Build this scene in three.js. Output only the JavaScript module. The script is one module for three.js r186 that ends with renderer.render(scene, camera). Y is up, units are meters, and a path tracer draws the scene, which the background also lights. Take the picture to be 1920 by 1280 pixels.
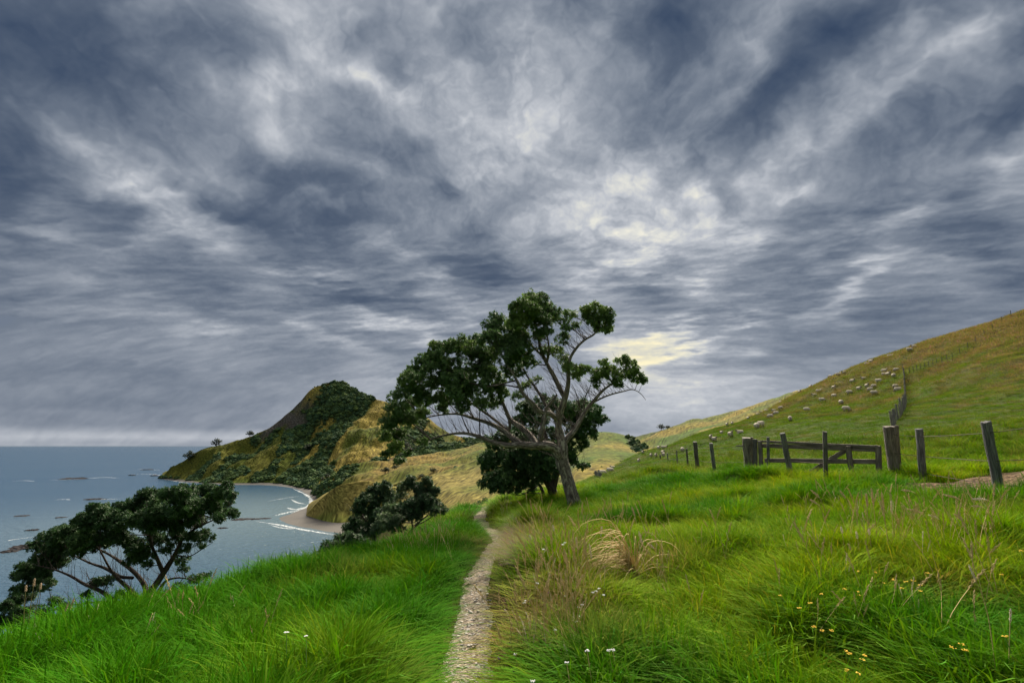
import * as THREE from 'three';
import { mergeGeometries, mergeVertices } from 'three/addons/utils/BufferGeometryUtils.js';
import { MarchingCubes } from 'three/addons/objects/MarchingCubes.js';

// ---------------------------------------------------------------- camera, sky, sun, exposure
const scene = new THREE.Scene();
const EXPOSURE = 8.5;
const F = 1000, PITCH = Math.atan(0.196);                    // focal length in pixels of a 1920 x 1280 picture
const camera = new THREE.PerspectiveCamera(2 * Math.atan(640 / F) * 180 / Math.PI, 1.5, 0.05, 90000);
camera.position.set(0, 1.65, 0);
camera.rotation.x = PITCH;
scene.add(camera);
const renderer = new THREE.WebGLRenderer();
renderer.toneMapping = THREE.LinearToneMapping;
renderer.toneMappingExposure = EXPOSURE;
renderer.shadowMap.enabled = true;

// direction through a picture point, and the point at a depth along the view axis
const CP = Math.cos(PITCH), SP = Math.sin(PITCH);
function ray(px, py) { const a = (px - 960) / F, b = (640 - py) / F; return new THREE.Vector3(a, b * CP + SP, b * SP - CP); }
function at(px, py, d) { return ray(px, py).multiplyScalar(d).add(camera.position); }

// noise
function rng(seed) { let s = seed >>> 0; return () => { s = (s + 0x6d2b79f5) | 0; let t = Math.imul(s ^ (s >>> 15), 1 | s); t = (t + Math.imul(t ^ (t >>> 7), 61 | t)) ^ t; return ((t ^ (t >>> 14)) >>> 0) / 4294967296; }; }
const PERM = new Uint8Array(512), GX = new Float32Array(256), GY = new Float32Array(256), GZ = new Float32Array(256);
{ const r = rng(77), p = [...Array(256).keys()]; for (let i = 255; i > 0; i--) { const j = Math.floor(r() * (i + 1)); [p[i], p[j]] = [p[j], p[i]]; } for (let i = 0; i < 512; i++) PERM[i] = p[i & 255];
  for (let i = 0; i < 256; i++) { const a = r() * 6.2831853, z = r() * 2 - 1; GX[i] = Math.cos(a); GY[i] = Math.sin(a); GZ[i] = z; } }
function n2(x, y) {
  const xf = Math.floor(x), yf = Math.floor(y), X = xf & 255, Y = yf & 255; x -= xf; y -= yf;
  const u = x * x * x * (x * (x * 6 - 15) + 10), v = y * y * y * (y * (y * 6 - 15) + 10);
  const a = PERM[PERM[X] + Y], b = PERM[PERM[X + 1] + Y], c = PERM[PERM[X] + Y + 1], d = PERM[PERM[X + 1] + Y + 1];
  const p = GX[a] * x + GY[a] * y, q = GX[b] * (x - 1) + GY[b] * y, r = GX[c] * x + GY[c] * (y - 1), s = GX[d] * (x - 1) + GY[d] * (y - 1);
  return 1.4 * (p + u * (q - p) + v * (r + u * (s - r) - p - u * (q - p)));
}
function fbm(x, y, oct = 4, gain = 0.5) { let s = 0, a = 1; for (let i = 0; i < oct; i++) { s += a * n2(x, y); a *= gain; const t = x * 1.6 - y * 1.2 + 17.3; y = x * 1.2 + y * 1.6 - 9.1; x = t; } return s; }
const smooth = (a, b, x) => { const t = Math.min(1, Math.max(0, (x - a) / (b - a))); return t * t * (3 - 2 * t); };
const mix = (a, b, t) => a + (b - a) * t;

// the cloud deck: brightness of the masses of cloud by direction, broken up by noise on a high plane
function makeSky() {
  const W = 4096, H = 2048, data = new Float32Array(W * H * 4);
  const GW = 720, GH = 180, grid = new Float32Array(GW * GH);   // half a degree: sum of cloud masses
  // [px, py, long radius, short radius, turn, change of brightness]
  const masses = [
    [560, 60, 120, 50, 40, .14], [605, 30, 36, 56, 0, .06], [470, 150, 45, 40, 0, .13], [540, 140, 50, 22, 10, .1], [60, 480, 160, 70, 0, -.05], [500, 235, 30, 70, -25, .15], [400, 170, 50, 22, 35, .12],
    [250, 358, 64, 24, 12, .2], [320, 395, 90, 26, 18, .14], [400, 440, 70, 20, 15, .16], [290, 430, 60, 40, 60, .1], [170, 290, 150, 26, 28, .1], [310, 330, 120, 40, 15, .08],
    [960, 200, 110, 130, 0, .1], [965, 250, 60, 45, 0, .1], [810, 180, 60, 90, -35, .12], [700, 150, 90, 24, 30, .12], [900, 330, 60, 30, 0, .14], [660, 130, 60, 20, 25, .12], [960, 60, 30, 90, 5, .08],
    [760, 210, 50, 30, 20, .1], [1060, 405, 60, 40, 0, .22], [1150, 370, 70, 55, 0, .15], [1195, 335, 60, 50, -30, .13], [1130, 460, 80, 50, 0, .13], [1200, 475, 60, 50, 0, .12], [1310, 420, 60, 40, 0, .08],
    [1100, 530, 35, 14, 0, .2], [1320, 520, 30, 22, 0, .3], [1250, 440, 120, 90, 0, .17], [1310, 362, 50, 40, 0, .18], [1480, 365, 45, 13, -8, .24], [1450, 320, 90, 40, -30, .18], [1400, 440, 60, 30, -20, .14],
    [1625, 515, 75, 14, -42, .26], [1600, 560, 50, 12, -40, .18], [1690, 480, 40, 12, -30, .12], [1800, 482, 45, 13, 0, .2], [1730, 385, 60, 24, -15, .2], [1800, 70, 60, 22, -32, .2], [1860, 40, 40, 24, -35, .12], [1735, 45, 40, 22, -40, .12], [1050, 330, 320, 230, -20, .09], [1250, 430, 250, 140, 0, .06], [1300, 725, 280, 80, 0, .17], [1250, 600, 200, 70, 0, .06], [850, 760, 300, 60, 0, .08], [900, 120, 240, 130, 20, .05],
    [1885, 288, 50, 14, -8, .24], [1750, 130, 40, 24, -40, .14], [1690, 190, 40, 18, -40, .06], [1600, 240, 80, 30, -42, .14], [1440, 80, 50, 34, -60, .15], [1475, 140, 40, 14, -40, .08], [1380, 190, 40, 24, -40, .08],
    [1240, 628, 38, 9, -5, .4], [1200, 648, 60, 16, -8, .44], [1245, 668, 60, 14, -10, .46], [1150, 655, 40, 22, 0, .2], [1225, 705, 26, 18, 0, .16], [1190, 690, 40, 24, 0, .1], [1285, 660, 30, 8, -10, .2], [1230, 670, 100, 44, 0, .1],
    [1393, 606, 45, 8, -12, .26], [1290, 620, 30, 8, -10, .2], [1320, 715, 110, 9, -6, .12], [1250, 760, 190, 55, 0, .12], [1400, 660, 40, 8, -8, .14], [1530, 590, 50, 10, -10, .16],
    [700, 440, 50, 22, 0, .18], [745, 475, 50, 26, 10, .16], [830, 530, 36, 22, 0, .14], [715, 605, 75, 13, 15, .26], [790, 625, 50, 12, 5, .16], [872, 622, 30, 18, 0, .22], [860, 572, 46, 13, 0, .16], [930, 590, 50, 24, 0, .1],
    [560, 508, 70, 18, 5, .2], [620, 500, 40, 16, 0, .12], [415, 616, 65, 10, 2, .2], [565, 610, 30, 12, -20, .18], [630, 640, 60, 14, 20, .14], [300, 588, 60, 8, 0, .08], [200, 575, 70, 9, -6, .09], [370, 640, 50, 16, 10, .1],
    [60, 430, 100, 18, 15, .1], [170, 490, 110, 30, -10, .08], [820, 700, 160, 60, 0, .05], [690, 690, 60, 60, 0, .1], [560, 780, 120, 24, 0, .08], [120, 818, 600, 9, 0, .1], [100, 770, 160, 5, 0, .06],
    // darker masses
    [620, 430, 90, 44, 8, -.17], [540, 470, 70, 34, 10, -.12], [600, 330, 70, 30, 25, -.12], [870, 500, 100, 44, 12, -.19], [900, 445, 50, 30, 0, -.08], [950, 520, 70, 30, 0, -.14], [815, 350, 40, 24, 0, -.2], [780, 285, 60, 36, 20, -.16], [755, 145, 60, 34, 40, -.14],
    [470, 290, 80, 40, 25, -.12], [420, 380, 70, 24, 20, -.12], [480, 420, 60, 24, 20, -.1], [0, 340, 60, 60, 0, -.22], [80, 90, 260, 150, 0, -.18], [1900, 60, 60, 60, 0, -.05], [0, 0, 130, 100, 0, -.12], [240, 200, 150, 70, 15, -.07], [0, 500, 50, 80, 0, -.06],
    [660, 260, 40, 40, 0, -.1], [660, 100, 30, 26, 0, -.08], [870, 60, 40, 60, 0, -.1], [250, 700, 260, 26, 2, -.07], [330, 760, 260, 16, 1, -.06], [100, 600, 160, 20, 5, -.04], [420, 560, 100, 20, 5, -.08], [330, 500, 60, 30, 10, -.06],
    [1220, 90, 110, 100, -20, -.2], [1275, 20, 70, 70, 0, -.22], [1600, 40, 110, 46, -25, -.24], [1490, 170, 110, 44, -45, -.22], [1400, 240, 80, 36, -20, -.12], [1560, 120, 110, 34, -45, -.16], [1190, 200, 70, 40, 0, -.08], [1100, 150, 40, 80, 0, -.05],
    [1700, 250, 140, 36, -38, -.16], [1885, 195, 60, 40, -10, -.24], [1800, 230, 90, 30, -25, -.12], [1850, 440, 110, 46, -10, -.2], [1910, 530, 70, 60, 0, -.2], [1800, 370, 60, 26, -10, -.16], [1640, 360, 90, 24, -25, -.1], [1890, 90, 40, 30, 0, -.1],
    [1375, 385, 34, 46, 10, -.2], [1330, 300, 26, 22, 0, -.06], [1215, 545, 60, 40, 0, -.22], [1275, 480, 40, 20, 10, -.14], [1110, 505, 60, 12, 0, -.14], [1000, 380, 60, 34, 0, -.12], [1120, 300, 50, 20, 30, -.12], [1180, 270, 34, 30, 0, -.08],
    [1500, 560, 130, 30, -8, -.1], [1590, 470, 60, 14, -20, -.14], [1450, 480, 80, 20, -15, -.08], [1340, 690, 110, 16, -4, -.12], [1310, 590, 50, 12, -5, -.14], [1500, 650, 160, 36, -5, -.08], [1700, 590, 120, 40, -15, -.1], [1280, 645, 30, 7, -5, -.2], [1480, 700, 120, 20, -8, -.05],
    [720, 560, 140, 20, 10, -.12], [660, 560, 50, 24, 10, -.1], [560, 660, 150, 16, 5, -.08], [700, 640, 90, 14, 15, -.12], [640, 700, 80, 20, 0, -.06], [950, 640, 120, 50, 0, -.06],
  ];
  for (const [px, py, rl, rs, turn, amount] of masses) {
    const where = (x, y) => { const v = ray(x, y).normalize(); return [Math.atan2(v.x, -v.z), Math.asin(v.y)]; };
    const t = turn * Math.PI / 180, c = where(px, py), ce = Math.cos(c[1]);
    const a = where(px + rl * Math.cos(t), py + rl * Math.sin(t)), b = where(px - rs * Math.sin(t), py + rs * Math.cos(t));
    const ax = (a[0] - c[0]) * ce, ay = a[1] - c[1], bx = (b[0] - c[0]) * ce, by = b[1] - c[1], det = ax * by - ay * bx;
    for (let j = 0; j < GH; j++) for (let i = 0; i < GW; i++) {
      const el = (j + .5) / GH * Math.PI / 2, dx = (((i + .5) / GW - .5) * 2 * Math.PI - c[0]) * ce, dy = el - c[1];
      if (Math.abs(dx) > 0.7 || Math.abs(dy) > 0.6) continue;
      const p = (dx * by - dy * bx) / det, q = (ax * dy - ay * dx) / det;
      const r2 = p * p + q * q;
      if (r2 < 6) grid[j * GW + i] += amount * Math.exp(-r2 * 1.1);
    }
  }
  const ramp = [[0, 30, 44, 68], [.2, 58, 74, 99], [.3, 82, 95, 115], [.45, 119, 129, 144], [.6, 156, 163, 174], [.75, 194, 198, 205], [.9, 230, 229, 220], [1, 253, 247, 226], [1.3, 255, 250, 232]];
  const lin = (v) => { v /= 255; return v <= .04045 ? v / 12.92 : ((v + .055) / 1.055) ** 2.4; };
  const table = new Float32Array(1301 * 3);
  for (let k = 0; k <= 1300; k++) { const s = k / 1000; let i = 0; while (i < ramp.length - 2 && s > ramp[i + 1][0]) i++; const t = (s - ramp[i][0]) / (ramp[i + 1][0] - ramp[i][0]); for (let c = 0; c < 3; c++) table[k * 3 + c] = lin(mix(ramp[i][c + 1], ramp[i + 1][c + 1], t)) / EXPOSURE; }
  const ca = Math.cos(.235), sa = Math.sin(.235);               // the wind blows along the bearing of the bright gap
  for (let row = 0; row < H; row++) {
    const el = ((row + .5) / H - .5) * Math.PI, y = Math.sin(el), ce = Math.cos(el);
    for (let col = 0; col < W; col++) {
      const o = (row * W + col) * 4; let s = .5;
      if (el > 0) {
        const th = ((col + .5) / W - .5) * 2 * Math.PI, x = Math.cos(th) * ce, z = Math.sin(th) * ce, k = 1 / (y + .1);
        const u = (x * ca + z * sa) * k, v = (-x * sa + z * ca) * k;                   // across and along the wind
        const k2 = 1.45 / (y + .6), p2 = (x * ca + z * sa) * k2, q2 = (-x * sa + z * ca) * k2 * mix(2.1, 1, smooth(.06, .4, el));   // rounder lumps: the deck seen as a shallow dome
        const wx = fbm(p2 * 2.4 + 3, q2 * 2.4 + 8, 3), wy = fbm(p2 * 2.4 + 40, q2 * 2.4 - 20, 3);
        const fx = fbm(p2 * 9, q2 * 9, 4, .6), fy = fbm(p2 * 9 + 50, q2 * 9, 4, .6), up = smooth(0, .25, el);
        let az = Math.atan2(x, -z) + (wx * .03 + fx * .016) / Math.max(ce, .3), e = el + (wy * .024 + fy * .013) * up;
        if (az > Math.PI) az -= 2 * Math.PI; if (az < -Math.PI) az += 2 * Math.PI;
        const gi = (az / (2 * Math.PI) + .5) * GW - .5, gj = Math.min(GH - 1.01, Math.max(0, e / (Math.PI / 2) * GH - .5)), i0 = Math.floor(gi), j0 = Math.floor(gj), fi = gi - i0, fj = gj - j0;
        const A = (i0 + GW) % GW, B = (i0 + 1) % GW;
        const m = mix(mix(grid[j0 * GW + A], grid[j0 * GW + B], fi), mix(grid[(j0 + 1) * GW + A], grid[(j0 + 1) * GW + B], fi), fj);
        const big = fbm(u * .55 + 11 + wx * .3, v * .35 + 5 + wy * .3, 4, .5);
        const mid = fbm(p2 * 4 + wx * .5, q2 * 4 + wy * .5, 6, .58);
        const ridge = 1 - Math.abs(fbm(p2 * 5 + 7 + wy * .5, q2 * 5 + 3 + wx * .5, 5, .58)) * 1.6;
        const front = Math.exp(-((Math.atan2(x, -z) - .2) ** 2) / .9) ;
        const inFrame = front * smooth(1.15, .7, el);
        const base = .468 + .05 * smooth(.5, .1, el);
        const calm = mix(.35, 1, smooth(0.02, .3, el));
        s = base + (m > 0 ? m / (1 + m * .55) : m * .86) + calm * (big * mix(.2, .045, inFrame) + mid * mix(.075, .1, smooth(.2, .5, el))) + (fbm(p2 * 15 + wx, q2 * 15 + wy, 5, .64) * .04 + Math.abs(fbm(p2 * 7.5 + fx * .3, q2 * 7.5 + fy * .3, 5, .6)) * .12 - .05) * calm * mix(.7, 1.5, smooth(-.05, .35, m)) + ridge * .04 * calm * smooth(-.05, .3, m + .12) - .02;
        s += .3 * smooth(.72, 1.3, el) + .22 * smooth(1.1, 2.4, Math.abs(Math.atan2(x, -z))) + .1 * smooth(.03, .018, el);
      }
      if (s < .33) s = .33 - (.33 - s) * .62;
      const t = Math.max(0, Math.min(1300, Math.round(s * 1000))) * 3;
      const warm = el > 0 ? Math.exp(-(((Math.atan2(Math.cos(((col + .5) / W - .5) * 2 * Math.PI), -Math.sin(((col + .5) / W - .5) * 2 * Math.PI)) - .235) / .1) ** 2 + ((el - .165) / .05) ** 2)) * smooth(.62, 1, s) : 0;   // the gap where the sun nearly breaks through
      data[o] = table[t] * (1 + .06 * warm); data[o + 1] = table[t + 1]; data[o + 2] = table[t + 2] * (1 - .22 * warm); data[o + 3] = 1;
    }
  }
  const t = new THREE.DataTexture(data, W, H, THREE.RGBAFormat, THREE.FloatType);
  t.mapping = THREE.EquirectangularReflectionMapping; t.magFilter = t.minFilter = THREE.LinearFilter; t.needsUpdate = true;
  return t;
}
scene.background = makeSky();
scene.environment = scene.background;

const sun = new THREE.DirectionalLight(0xfff1dc, 1.5);
sun.position.copy(ray(1140, 90).normalize().multiplyScalar(200));
sun.castShadow = true;
sun.shadow.radius = 50;
sun.shadow.mapSize.set(2048, 2048);
Object.assign(sun.shadow.camera, { left: -120, right: 120, top: 120, bottom: -120, far: 500 });
scene.add(sun);

// ---------------------------------------------------------------- naming helpers
const used = {};
function numbered(name) { const n = used[name] = (used[name] ?? -1) + 1; return n ? name + '_' + String(n).padStart(3, '0') : name; }
function tag(o, label, category, group) { o.userData = { label, category }; if (group) o.userData.group = group; return o; }
function thing(name, label, category, pos = [0, 0, 0], turn = 0, group) {
  const o = new THREE.Group(); o.name = numbered(name); o.position.set(...pos); o.rotation.y = turn; scene.add(o);
  return tag(o, label, category, group);
}
function part(name, geometry, material, parent) { const m = new THREE.Mesh(geometry, material); m.name = name; parent.add(m); return m; }
function struct(name, geometry, material) { const m = new THREE.Mesh(geometry, material); m.name = name; m.userData.kind = 'structure'; scene.add(m); return m; }
function stuffOf(o, name, label, category) { o.name = name; o.userData = { kind: 'stuff', label, category }; scene.add(o); return o; }
const std = (color, roughness = .9, more = {}) => new THREE.MeshStandardMaterial({ color, roughness, ...more });
const rgb = (r, g, b) => new THREE.Color().setRGB(r, g, b);

function noiseTexture(size, repeatMetres, paint, srgb = true) {             // tileable: paint(u, v, n) with n(freq, oct, seed) tiling noise
  const data = new Uint8Array(size * size * 4);
  const tile = (x, y, f, oct, seed, gain = .5) => {                          // noise on a torus by blending four corners
    let s = 0; for (const [ox, oy, w] of [[0, 0, (1 - x) * (1 - y)], [1, 0, x * (1 - y)], [0, 1, (1 - x) * y], [1, 1, x * y]]) if (w > 0) s += w * fbm((x - ox) * f[0] + seed, (y - oy) * f[1] + seed * 1.7, oct, gain);
    return s / Math.sqrt(((1 - x) ** 2 + x * x) * ((1 - y) ** 2 + y * y));
  };
  for (let j = 0; j < size; j++) for (let i = 0; i < size; i++) {
    const c = paint((i + .5) / size, (j + .5) / size, (f, oct, seed, gain) => tile((i + .5) / size, (j + .5) / size, Array.isArray(f) ? f : [f, f], oct, seed, gain)), o = (j * size + i) * 4;
    for (let k = 0; k < 3; k++) data[o + k] = Math.max(0, Math.min(255, (c[k] ?? c[0]) * 255)); data[o + 3] = 255;
  }
  const t = new THREE.DataTexture(data, size, size); t.wrapS = t.wrapT = THREE.RepeatWrapping; t.magFilter = THREE.LinearFilter; t.minFilter = THREE.LinearMipmapLinearFilter;
  if (srgb) t.colorSpace = THREE.SRGBColorSpace; t.repeat.set(1 / repeatMetres, 1 / repeatMetres); t.needsUpdate = true; return t;
}

// ---------------------------------------------------------------- the hillside underfoot: a smooth sheet through surveyed points
const SEA = -58.35;
const survey = [];
const put = (px, py, d, lower = 0) => { const p = at(px, py, d); survey.push([p.x, p.z, p.y - lower]); };
// the path and what lies left of it
for (const [px, py, d] of [[885, 1180, 5.2], [890, 1100, 7], [905, 1050, 9], [925, 1015, 11.5], [937, 1000, 13.5], [915, 985, 16], [905, 962, 20], [915, 948, 24]]) put(px, py, d);
for (const [px, py, d] of [[0, 1250, 5], [250, 1165, 7], [450, 1115, 9.5], [600, 1085, 11.5], [700, 1050, 14], [768, 1022, 17.5], [840, 980, 20], [880, 955, 25], [700, 1250, 4.4], [500, 1200, 6], [700, 1120, 7.6], [800, 1060, 10], [830, 1020, 13]]) put(px, py, d);
for (const p of [[0, 0, 0], [0, 3, .1], [-5, 4, .1], [5, 4, .9], [-4, 0, -.3], [4, 0, .6], [9, 3, 1.4], [-10, 4, -2.4], [-10, -4, -4.4], [-9.5, -10, -5.2], [-13, -18, -4.9], [-9, -17, -4.1], [-17, -12, -9.5], [-24, -20, -15], [-40, -10, -30], [-20, 10, -8], [-8.5, -24, -5.6], [-14, -28, -9], [-25, -36, -20], [-7, -34, -6.5],
  [-5, -46, -9], [0, -52, -8], [-12, -60, -20], [2, -75, -17], [-20, -90, -34], [12, -95, -13], [5, -130, -30], [-40, -60, -42], [-50, -120, -56], [25, -150, -14], [10, -180, -40], [0, 15, .6], [20, 12, 3], [45, 10, 10], [80, -10, 19], [60, 60, 20], [0, 60, 6], [-60, 40, -40]]) survey.push([p[0], p[1], p[2]]);
// the bank right of the path
for (const [px, py, d] of [[1100, 1100, 5.7], [1300, 1100, 5.1], [1600, 1100, 4.6], [1900, 1100, 4.2], [1100, 1280, 3.6], [1500, 1280, 3.3], [1900, 1280, 3], [1100, 1000, 9.5], [1020, 1000, 12], [1078, 954, 17], [1200, 1000, 9], [1200, 935, 16], [1400, 1000, 7.4], [1400, 930, 12.5],
  [1400, 892, 17.5], [1250, 893, 24], [1550, 908, 13], [1865, 925, 9.5], [1728, 893, 13.5], [1700, 1000, 6.6], [1900, 1000, 6], [1180, 893, 32], [1120, 908, 32], [1000, 930, 26], [950, 942, 30], [1110, 893, 44], [1310, 872, 28], [1660, 890, 14.5]]) put(px, py, d, .12);
// the sheep hill
for (const [px, py, d] of [[1900, 893, 12.4], [1780, 880, 17], [1900, 840, 19], [1640, 860, 22], [1500, 860, 26], [1920, 585, 72], [1800, 625, 79], [1700, 656, 86], [1600, 692, 97], [1540, 722, 106], [1480, 750, 112], [1440, 774, 112], [1400, 794, 110], [1360, 812, 107], [1300, 842, 104], [1240, 858, 95], [1190, 874, 75], [1140, 889, 60], [1320, 850, 138], [1250, 868, 128], [1588, 780, 48], [1700, 760, 52], [1480, 792, 66], [1385, 815, 64], [1235, 862, 48],
  [1690, 735, 64], [1800, 780, 36], [1900, 700, 48], [1800, 700, 56], [1560, 740, 84]]) put(px, py, d);
// beyond its crest the ground falls away
for (const [px, py, d] of [[1920, 585, 72], [1800, 625, 79], [1700, 656, 86], [1600, 692, 97], [1540, 718, 106], [1480, 748, 112], [1400, 792, 110], [1300, 842, 104]]) { const p = at(px, py, d); survey.push([p.x * 1.3 + 6, p.z * 1.3 - 10, p.y - 4], [p.x * 1.9, p.z * 1.9, p.y - 30]); }
const SP2 = [], WT = (() => {
  const n = survey.length, m = n + 3, A = [], phi = (r2) => r2 > 1e-9 ? .5 * r2 * Math.log(r2) : 0;
  for (let i = 0; i < m; i++) A.push(new Float64Array(m + 1));
  const S = 1 / 30;
  for (const p of survey) SP2.push([p[0] * S, p[1] * S]);
  for (let i = 0; i < n; i++) {
    for (let j = 0; j < n; j++) A[i][j] = phi((SP2[i][0] - SP2[j][0]) ** 2 + (SP2[i][1] - SP2[j][1]) ** 2);
    A[i][i] += 6e-4; A[i][n] = A[n][i] = 1; A[i][n + 1] = A[n + 1][i] = SP2[i][0]; A[i][n + 2] = A[n + 2][i] = SP2[i][1]; A[i][m] = survey[i][2];
  }
  for (let c = 0; c < m; c++) {
    let b = c; for (let r = c + 1; r < m; r++) if (Math.abs(A[r][c]) > Math.abs(A[b][c])) b = r;
    [A[c], A[b]] = [A[b], A[c]];
    for (let r = 0; r < m; r++) if (r !== c) { const f = A[r][c] / A[c][c]; if (f) for (let k = c; k <= m; k++) A[r][k] -= f * A[c][k]; }
  }
  return A.map((row, i) => row[m] / row[i]);
})();
function rawHeight(x, z) {
  x /= 30; z /= 30; const n = SP2.length; let h = WT[n] + WT[n + 1] * x + WT[n + 2] * z;
  for (let i = 0; i < n; i++) { const r2 = (SP2[i][0] - x) ** 2 + (SP2[i][1] - z) ** 2; if (r2 > 1e-9) h += WT[i] * .5 * r2 * Math.log(r2); }
  return h;
}
// the sheep track: [picture x, depth, half width]
const TRACK = [[846, 3.0, .2], [872, 4.0, .2], [880, 5.2, .2], [888, 6.4, .18], [893, 7.6, .17], [908, 9.2, .165], [924, 11.2, .17], [938, 13.2, .18], [926, 14.6, .19], [908, 16.5, .19], [900, 19, .2], [908, 24, .2], [930, 32, .1]].map(([px, d, w]) => { const p = at(px, 640, d); return new THREE.Vector3(p.x, w, -d * CP); });
// depth along z differs with the row of the picture, so walk each point onto the ground
const trackLine = (() => {
  const c = TRACK.map((p, i) => { const d = [3, 4, 5.2, 6.4, 7.6, 9.2, 11.2, 13.2, 14.6, 16.5, 19, 24, 32][i], px = [846, 872, 880, 888, 893, 908, 924, 938, 926, 908, 900, 908, 930][i];
    let py = 900; for (let k = 0; k < 30; k++) { const q = at(px, py, d); py += (q.y - rawHeight(q.x, q.z)) / d * F * .8; } const q = at(px, py, d); return new THREE.Vector3(q.x, p.y, q.z); });
  return new THREE.CatmullRomCurve3(c).getPoints(240);
})();
function trackAt(x, z) {                                            // [signed distance to the right of the track, half width]
  let best = 1e9, side = 0, w = .15;
  if (x < -6 || x > 3 || z > 0 || z < -36) return [9, .15];
  for (let i = 0; i < trackLine.length - 1; i++) { const p = trackLine[i], dx = x - p.x, dz = z - p.z, r = dx * dx + dz * dz; if (r < best) { best = r; w = p.y; const q = trackLine[i + 1]; side = dx * -(q.z - p.z) + dz * (q.x - p.x); } }
  return [Math.sqrt(best) * Math.sign(side || 1), w];
}
const MOUNDS = [[6.7, -24.6, 1.3, .5], [6.9, -16.6, .9, .38], [8.2, -20.5, .9, .25], [5.2, -19, 1.2, .2], [2.6, -11, .8, .18], [5.6, -10.4, .8, .2], [1.3, -8.2, .5, .12], [-3.4, -9.5, .9, .18], [-2.2, -7, .7, .14], [-4.4, -12.5, 1, .2]];   // old tussocks
function height(x, z) {
  let h = rawHeight(x, z);
  const r = Math.hypot(x, z), near = smooth(90, 25, r);
  h += near * (n2(x * .45, z * .45) * .1 + Math.max(0, n2(x * 1.1 + 5, z * 1.1) - .1) * .26 * (x > 0 ? 1 : .6) * smooth(2, 4, r));
  for (const [mx, mz, mr, mh] of MOUNDS) { const q = ((x - mx) ** 2 + (z - mz) ** 2) / (mr * mr); if (q < 5) h += mh * Math.exp(-q); }
  h += smooth(20, 60, r) * (fbm(x * .06, z * .06, 4) * .5 + n2(x * .4, z * .4) * .08);
  const [s, w] = trackAt(x, z);
  if (s < 8) { const a = Math.abs(s); h -= .13 * smooth(w + .38, w * .7, a); h += (z > -11 ? 1 : smooth(-20, -11, z)) * (.26 + .1 * smooth(-4.6, -6, z) * smooth(-11.5, -9.5, z)) * smooth(w + .12, w + .46, s) * smooth(1.9, .6, s) * smooth(-3.5, -5.5, z); }
  return h;
}
function onGround(px, py, from = 2.5, to = 220) {                            // where the line of sight through a picture point meets the hillside
  let d = from; for (let last = from; d < to; last = d, d *= 1.01) { const p = at(px, py, d); if (p.y < height(p.x, p.z)) { let a = last, b = d; for (let k = 0; k < 14; k++) { const m = (a + b) / 2, q = at(px, py, m); if (q.y < height(q.x, q.z)) b = m; else a = m; } return at(px, py, b); } }
  return null;
}
const gx = (p) => [p.x, height(p.x, p.z), p.z];

const EARTHPATCH = (x, z) => { const dx = x - 11.6, dz = z + 11.8; return smooth(1.25, .5, Math.hypot((dx * .8 - dz * .35) / 4.2, (dz * .9 + dx * .3) / 2.0) + n2(x * .9, z * .9) * .3); };
// bare earth of the small bank that the track has cut
const cutBank = (x, z) => { const [s, w] = trackAt(x, z); return s > 8 ? 0 : smooth(w + .06, w + .16, s) * smooth(w + .72, w + .5, s) * smooth(-4.8, -5.6, z) * smooth(-11, -9.4, z) * smooth(-.25, .1, fbm(x * 1.1 + 4, z * 1.1, 3)); };
const lawn = { lush: [.043, .17, .002], yellow: [.18, .31, .004], straw: [.36, .27, .09], brown: [.2, .135, .05], hill: [.065, .13, .006] };
function grassKind(x, z) {                                            // how lush, yellow and dry the grass is at a place
  const r = Math.hypot(x, z), far = smooth(16, 32, r) * smooth(5, 9, x + r * .12);
  const a = fbm(x * .32 + 9, z * .32 + 2, 4), b = fbm(x * .55 - 30, z * .55 + 12, 4), c = fbm(x * .14 + 60, z * .14, 3);
  const [s, w] = trackAt(x, z);
  let dry = Math.max(0, b * .9 - .25) * .7, lush = .5 + a * .9;
  if (s < 8) { dry += .6 * smooth(w + 1.5, w + .25, s) * (s > 0 ? 1 : 0) * smooth(-4, -6, z) * smooth(-15, -9, z) * (.5 + b * 1.3); dry += .35 * smooth(w + .24, w + .05, Math.abs(s)); if (s < 0) lush += .62; }
  const mid = Math.exp(-(((x - 3.2) / 2.6) ** 2 + ((z + 8) / 3) ** 2)); lush -= mid * .45;              // the yellow middle of the bank
  for (const [mx, mz, mr] of MOUNDS) lush += .5 * Math.exp(-((x - mx) ** 2 + (z - mz) ** 2) / (mr * mr));
  lush += .8 * Math.exp(-(((x - 2.7) / 1.2) ** 2 + ((z + 3.9) / 1) ** 2)) + .6 * Math.exp(-(((x - 1.0) / .6) ** 2 + ((z + 3.3) / .8) ** 2));
  if (far > 0) { lush = mix(lush, .45 + c * .5 - .28 * smooth(30, 62, x) - .2 * smooth(10, 25, x - (-z)) , far); dry = mix(dry, .05 + smooth(26, 70, x + c * 26) * .6 + b * .5 + smooth(70, 120, r) * .2 + .25 * smooth(0, 14, x * .92 + z * .62 - 2 + c * 6), far); }
  return { lush: Math.min(1, Math.max(0, lush)), dry: Math.min(1, Math.max(0, dry)), far };
}
function grassColor(x, z, out, jitter = 0) {
  const k = grassKind(x, z), l = mix(k.lush, .5 + (k.lush - .5) * .8, k.far);
  for (let c = 0; c < 3; c++) { let v = mix(lawn.yellow[c], lawn.lush[c], l); v = mix(v, lawn.hill[c], k.far * .7); v = mix(v, mix(lawn.straw[c], lawn.brown[c], k.far * .45 + .25), k.dry * .75); out[c] = v * (1 + jitter); }
  return out;
}
const soilMap = noiseTexture(512, 2.4, (u, v, n) => { const g = .62 + n(40, 3, 3) * .2 + n([9, 60], 3, 9) * .22; return [g, g * .98, g * .93]; });
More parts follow.
